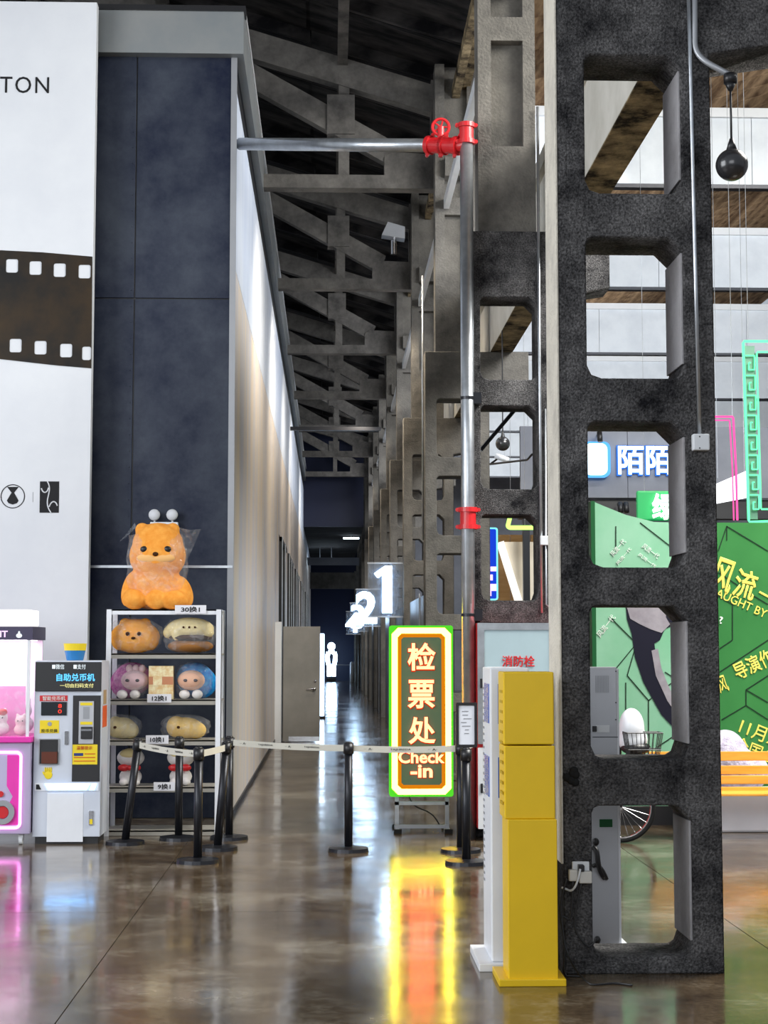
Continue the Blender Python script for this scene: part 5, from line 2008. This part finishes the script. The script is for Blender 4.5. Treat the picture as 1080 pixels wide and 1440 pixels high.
# shopfront fascia with lit sign
FY = 24.0
r = root('shopfront_fascia', (P(900, 690, FY).x, FY, P(900, 700, FY).z), 'grey shopfront fascia board carrying a lit white two-character sign', 'fascia')
a = P(826, 650, FY).x
zf0, zf1 = P(900, 700, FY).z, P(900, 600, FY).z
for k in range(4):
    mk('fascia_panel', box(B(), a - 1.0 + k * 1.6 + .004, a - 1.0 + (k + 1) * 1.6 - .004, FY, FY + .1, zf0, zf1), M_hallwall, r)
mk('fascia_support', box(B(), a - 1.0, a + 5.4, FY + .1, FY + .4, zf0 - .3, zf0 - .02), M_black, r)
for xx in (a - .95, a + 5.3):
    mk('fascia_post', box(B(), xx, xx + .1, FY + .12, FY + .22, 0, zf1), M_blackmetal, r)
A_, B_, C_, D_ = PB(868, 628, 943, 668, FY)
text('lit_lettering', '陌陌', glow('momo_glow', (0.75, 0.9, 1.0), 3.5), r, (A_ + B_) / 2, (C_ + D_) / 2, FY - .08, B_ - A_, D_ - C_, extr=.04, off=.02)
text('lettering_side', '陌陌', glow('momo_blue', (0.05, 0.25, 1.0), 1.0), r, (A_ + B_) / 2, (C_ + D_) / 2, FY - .03, (B_ - A_) * 1.04, (D_ - C_) * 1.08, extr=.03, off=.05)
A_, B_, C_, D_ = PB(818, 622, 857, 672, FY)
bm = B()
prismY(bm, rr_pts(A_, B_, C_, D_, .1), FY - .1, FY - .01)
mk('lit_emblem', bm, glow('emblem_blue', (0.1, 0.4, 1.0), 1.6), r)
bm = B()
prismY(bm, rr_pts(A_ + .03, B_ - .05, C_ + .03, D_ - .03, .09), FY - .12, FY - .1)
mk('emblem_face', bm, glow('emblem_white', (0.75, 0.9, 1.0), 3), r)
for k, x in enumerate((843, 872, 880, 938)):
    p = P(x, 711 if k else 612, FY - .2)
    rr = root('spot_lamp', p, '%s small black spotlight along the shopfront fascia' % ['leftmost', 'second', 'third', 'rightmost'][k], 'light', 'small spotlights on the fascia')
    bm = B()
    cyl(bm, p + Vector((0, 0, .04)), p - Vector((0, .06, .1)), .04, seg=12)
    mk('lamp_can', bm, M_black, rr, True)
    bm = B()
    cyl(bm, p + Vector((0, 0, .0)), p + Vector((0, .2, .03)), .012, seg=6)
    mk('arm', bm, M_black, rr)

# round green sign with white glow
RY = 20.0
A_, B_, C_, D_ = PB(896, 690, 965, 732, RY)
r = root('green_lit_sign', ((A_ + B_) / 2, RY, C_), 'green board sign with glowing white characters above the backdrop', 'sign')
mk('sign_board', box(B(), A_, B_ + .25, RY, RY + .08, C_, D_, .02), mat('sign_green', (0.01, 0.25, 0.06), .4, emit=.3, ecol=(0, .5, .15)), r)
A2, B2, C2_, D2 = PB(916, 694, 975, 732, RY)
text('lit_lettering', '绿洲', glow('green_white', (0.8, 1.0, 0.9), 4), r, (A2 + B2) / 2, (C2_ + D2) / 2, RY - .05, B2 - A2, D2 - C2_, extr=.04, off=.03)
bm = B()
for xx in (A_ + .1, B_ + .1):
    cyl(bm, (xx, RY + .04, D_), (xx, RY + .04, RH(xx)), .003, seg=5)
mk('suspension_wire', bm, M_galv, r)
# neon frames at the right edge
NY1 = 17.0


def neonpath(name, pts, Yn, rad, m, parent):
    bm = B()
    pp = [P(x, y, Yn) for x, y in pts]
    dense = []
    for p0_, p1_ in zip(pp, pp[1:]):
        d = (p1_ - p0_)
        dense += [p0_ + d * .02, p0_ + d * .98]
    tube(bm, dense, rad, 6)
    return mk(name, bm, m, parent, True)


r = root('pink_neon_frame', P(1040, 735, NY1), 'pink neon tube frame hanging beside the green patterned one', 'neon light')
neonpath('neon_tube', [(985, 586), (1031, 586), (1035, 660), (1037, 733)], NY1, .012, glow('neon_pink', (1.0, 0.1, 0.38), 1.5), r)
neonpath('neon_tube', [(985, 591), (1026, 591), (1030, 660), (1032, 733)], NY1, .008, glow('neon_pink', (1.0, 0.1, 0.38), 1.5), r)
bm = B()
for x in (1030,):
    p = P(x, 586, NY1)
    cyl(bm, p, (p.x, p.y, RH(p.x)), .003, seg=5)
mk('suspension_wire', bm, M_galv, r)
r = root('green_neon_frame', P(1060, 735, NY1 - .5), 'green neon frame with a meander key pattern at the right edge', 'neon light')
NG = glow('neon_green', (0.12, 0.9, 0.35), 2.2)
GYN = NY1 - .5
neonpath('outer_tube', [(1110, 480), (1045, 480), (1049, 600), (1053, 734), (1110, 732)], GYN, .014, NG, r)
neonpath('inner_tube', [(1110, 495), (1064, 495), (1067, 600), (1070, 716), (1110, 716)], GYN, .010, NG, r)
me0 = None
for k in range(8):
    y = 500 + k * 28
    x = 1047 + k * .9
    neonpath('key_motif', [(x + 1, y), (x + 14, y), (x + 14, y + 20), (x + 6, y + 20), (x + 6, y + 10), (x + 9, y + 10)], GYN, .008, NG, r)
bm = B()
for x in (1052, 1100):
    p = P(x, 480, GYN)
    cyl(bm, p, (p.x, p.y, RH(p.x)), .003, seg=5)
mk('suspension_wire', bm, M_galv, r)
mk('back_panel', box(B(), P(1047, 500, GYN).x, P(1062, 500, GYN).x, GYN + .02, GYN + .03, P(1050, 730, GYN).z, P(1050, 486, GYN).z), mat('neon_backing', (0.09, 0.2, 0.14), .4), r)
r = root('bright_light_panel', P(1030, 700, 19), 'tilted bright white light panel behind the pink neon frame', 'light')
bm = B()
a = [P(1008, 680, 19), P(1050, 662, 19), P(1050, 700, 19), P(1008, 708, 19)]
prismY(bm, [(p.x, p.z) for p in a], 19, 19.05)
mk('panel', bm, glow('panel_white', (0.95, 0.97, 1.0), 2.5), r)
bm = B()
for x in (1010, 1048):
    p = P(x, 672, 19)
    cyl(bm, (p.x, 19.03, p.z), (p.x, 19.03, RH(p.x)), .003, seg=5)
mk('suspension_wire', bm, M_galv, r)
# timber canopy beams behind
for k, (ya, yb) in enumerate(((598, 585), (660, 640))):
    pass
# things through second column opening
TY = 24.5
r = root('slanted_white_panel', P(725, 842, TY), 'large slanted white stage panel seen through the second column', 'panel')
bm = B()
pts = [P(700, 762, TY), P(760, 762, TY), P(760, 960, TY), P(756, 960, TY), P(728, 842, TY)]
prismY(bm, [(P(708, 762, TY).x, P(708, 762, TY).z), (P(775, 762, TY).x, P(775, 762, TY).z), (P(775, 1060, TY).x, 0), (P(790, 1060, TY).x - .4, 0), (P(737, 860, TY).x, P(737, 860, TY).z)], TY, TY + .2)
mk('panel_face', bm, mat('cream_panel', (0.75, 0.68, 0.55), .5), r)
bm = B()
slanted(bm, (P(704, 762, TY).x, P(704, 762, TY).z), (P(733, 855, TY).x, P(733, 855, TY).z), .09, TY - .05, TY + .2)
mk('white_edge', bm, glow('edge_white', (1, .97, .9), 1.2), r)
r = root('blue_screen', P(690, 840, 22.5), 'blue lit screen with a cyan rim seen through the second column', 'screen')
A_, B_, C_, D_ = PB(672, 744, 698, 842, 22.5)
mk('display', box(B(), A_, B_, 22.5, 22.56, C_, D_), glow('screen_blue_glow', (0.01, 0.05, 0.6), 1.2), r)
bm = B()
ringY(bm, rr_pts(A_ - .02, B_ + .02, C_ - .02, D_ + .02, .03, 2), rr_pts(A_, B_, C_, D_, .02, 2), 22.47, 22.56)
mk('rim', bm, glow('rim_cyan', (0.2, 0.8, 0.85), 1.5), r)
bm = B()
for (x, y, s) in ((688, 812, .05), (692, 826, .06), (686, 834, .05), (694, 800, .04)):
    p = P(x, y, 22.48)
    box(bm, p.x - s, p.x + s, 22.485, 22.5, p.z - s * .8, p.z + s * .8)
mk('screen_picture', bm, glow('lilac_glow', (0.9, 0.55, 1), 1.8), r)
mk('screen_post', box(B(), A_ + .1, A_ + .16, 22.57, 22.62, 0, D_), M_black, r)
r = root('lime_neon_line', P(730, 740, 22), 'lime neon tube bent above the white stage panel', 'neon light')
neonpath('neon_tube', [(717, 728), (714, 740), (717, 742), (760, 742)], 22, .03, glow('neon_lime', (0.45, 0.9, 0.15), 2.2), r)
bm = B()
for x in (718, 738):
    p = P(x, 738, 22)
    cyl(bm, p, (p.x, p.y, RH(p.x)), .003, seg=5)
mk('suspension_wire', bm, M_galv, r)
r = root('wooden_partition', P(712, 840, 25.5), 'brown wooden partition behind the blue screen and white panel', 'partition')
for k in range(6):
    x = P(690, 900, 25.5).x + k * .32
    mk('plank', box(B(), x, x + .31, 25.5, 25.55, 0, 3.4), M_wood, r)
# pendant globe lamp and security camera seen through the second column
LY = 19.0
p = P(707, 624, LY)
r = root('globe_lamp', p, 'black globe pendant lamp seen through the second column opening', 'lamp')
bm = B()
ball(bm, p, .085, 3)
mk('globe', bm, MATS['globe_black'], r, True)
bm = B()
cyl(bm, p, (p.x, LY, ZL + .002), .008, seg=6)
cyl(bm, p + Vector((0, 0, .07)), p + Vector((0, 0, .14)), .03, .01)
mk('hanging_rod', bm, M_black, r)
p = P(704, 645, 16.0)
r = root('security_camera', p, 'white bullet security camera below the far globe lamp', 'camera')
bm = B()
cyl(bm, p + Vector((-.05, 0, .03)), p + Vector((.07, -.04, -.02)), .028, seg=16)
mk('camera_body', bm, M_white, r, True)
bm = B()
tube(bm, [p + Vector((-.03, .02, .0)), p + Vector((-.1, .05, -.05)), Vector((XR - .13, 15.4, p.z - .08)), Vector((XR - .16, 14.78, p.z - .1))], .01, 6)
mk('bracket', bm, M_black, r, True)
# diagonal tie near second column
YB = C2 + TC + 0.012
pA2, pB2 = P(676, 633, YB), P(727, 573, YB)
o = mk('diagonal_tie', cyl(B(), pA2, pB2, .018, seg=8), M_blackmetal, None)
tag(o, 'dark diagonal tie rod seen through the second column opening', 'rod')
# hall floor lights
for k, (x, y, Yq, wq) in enumerate(((588, 788, 40, 8), (616, 788, 40, 12))):
    p = P(x, y, Yq)
    r = root('tube_light', p, ['small white lamp glowing between the third and fourth columns', 'small white lamp glowing in front of the third column opening'][k], 'light', 'small lamps seen between the columns')
bpy.context.view_layer.update()
for o in list(bpy.data.objects):
    if o.type == 'EMPTY' and not o.children and o.parent is None:
        bpy.data.objects.remove(o)
bpy.data.lights.remove(lp)
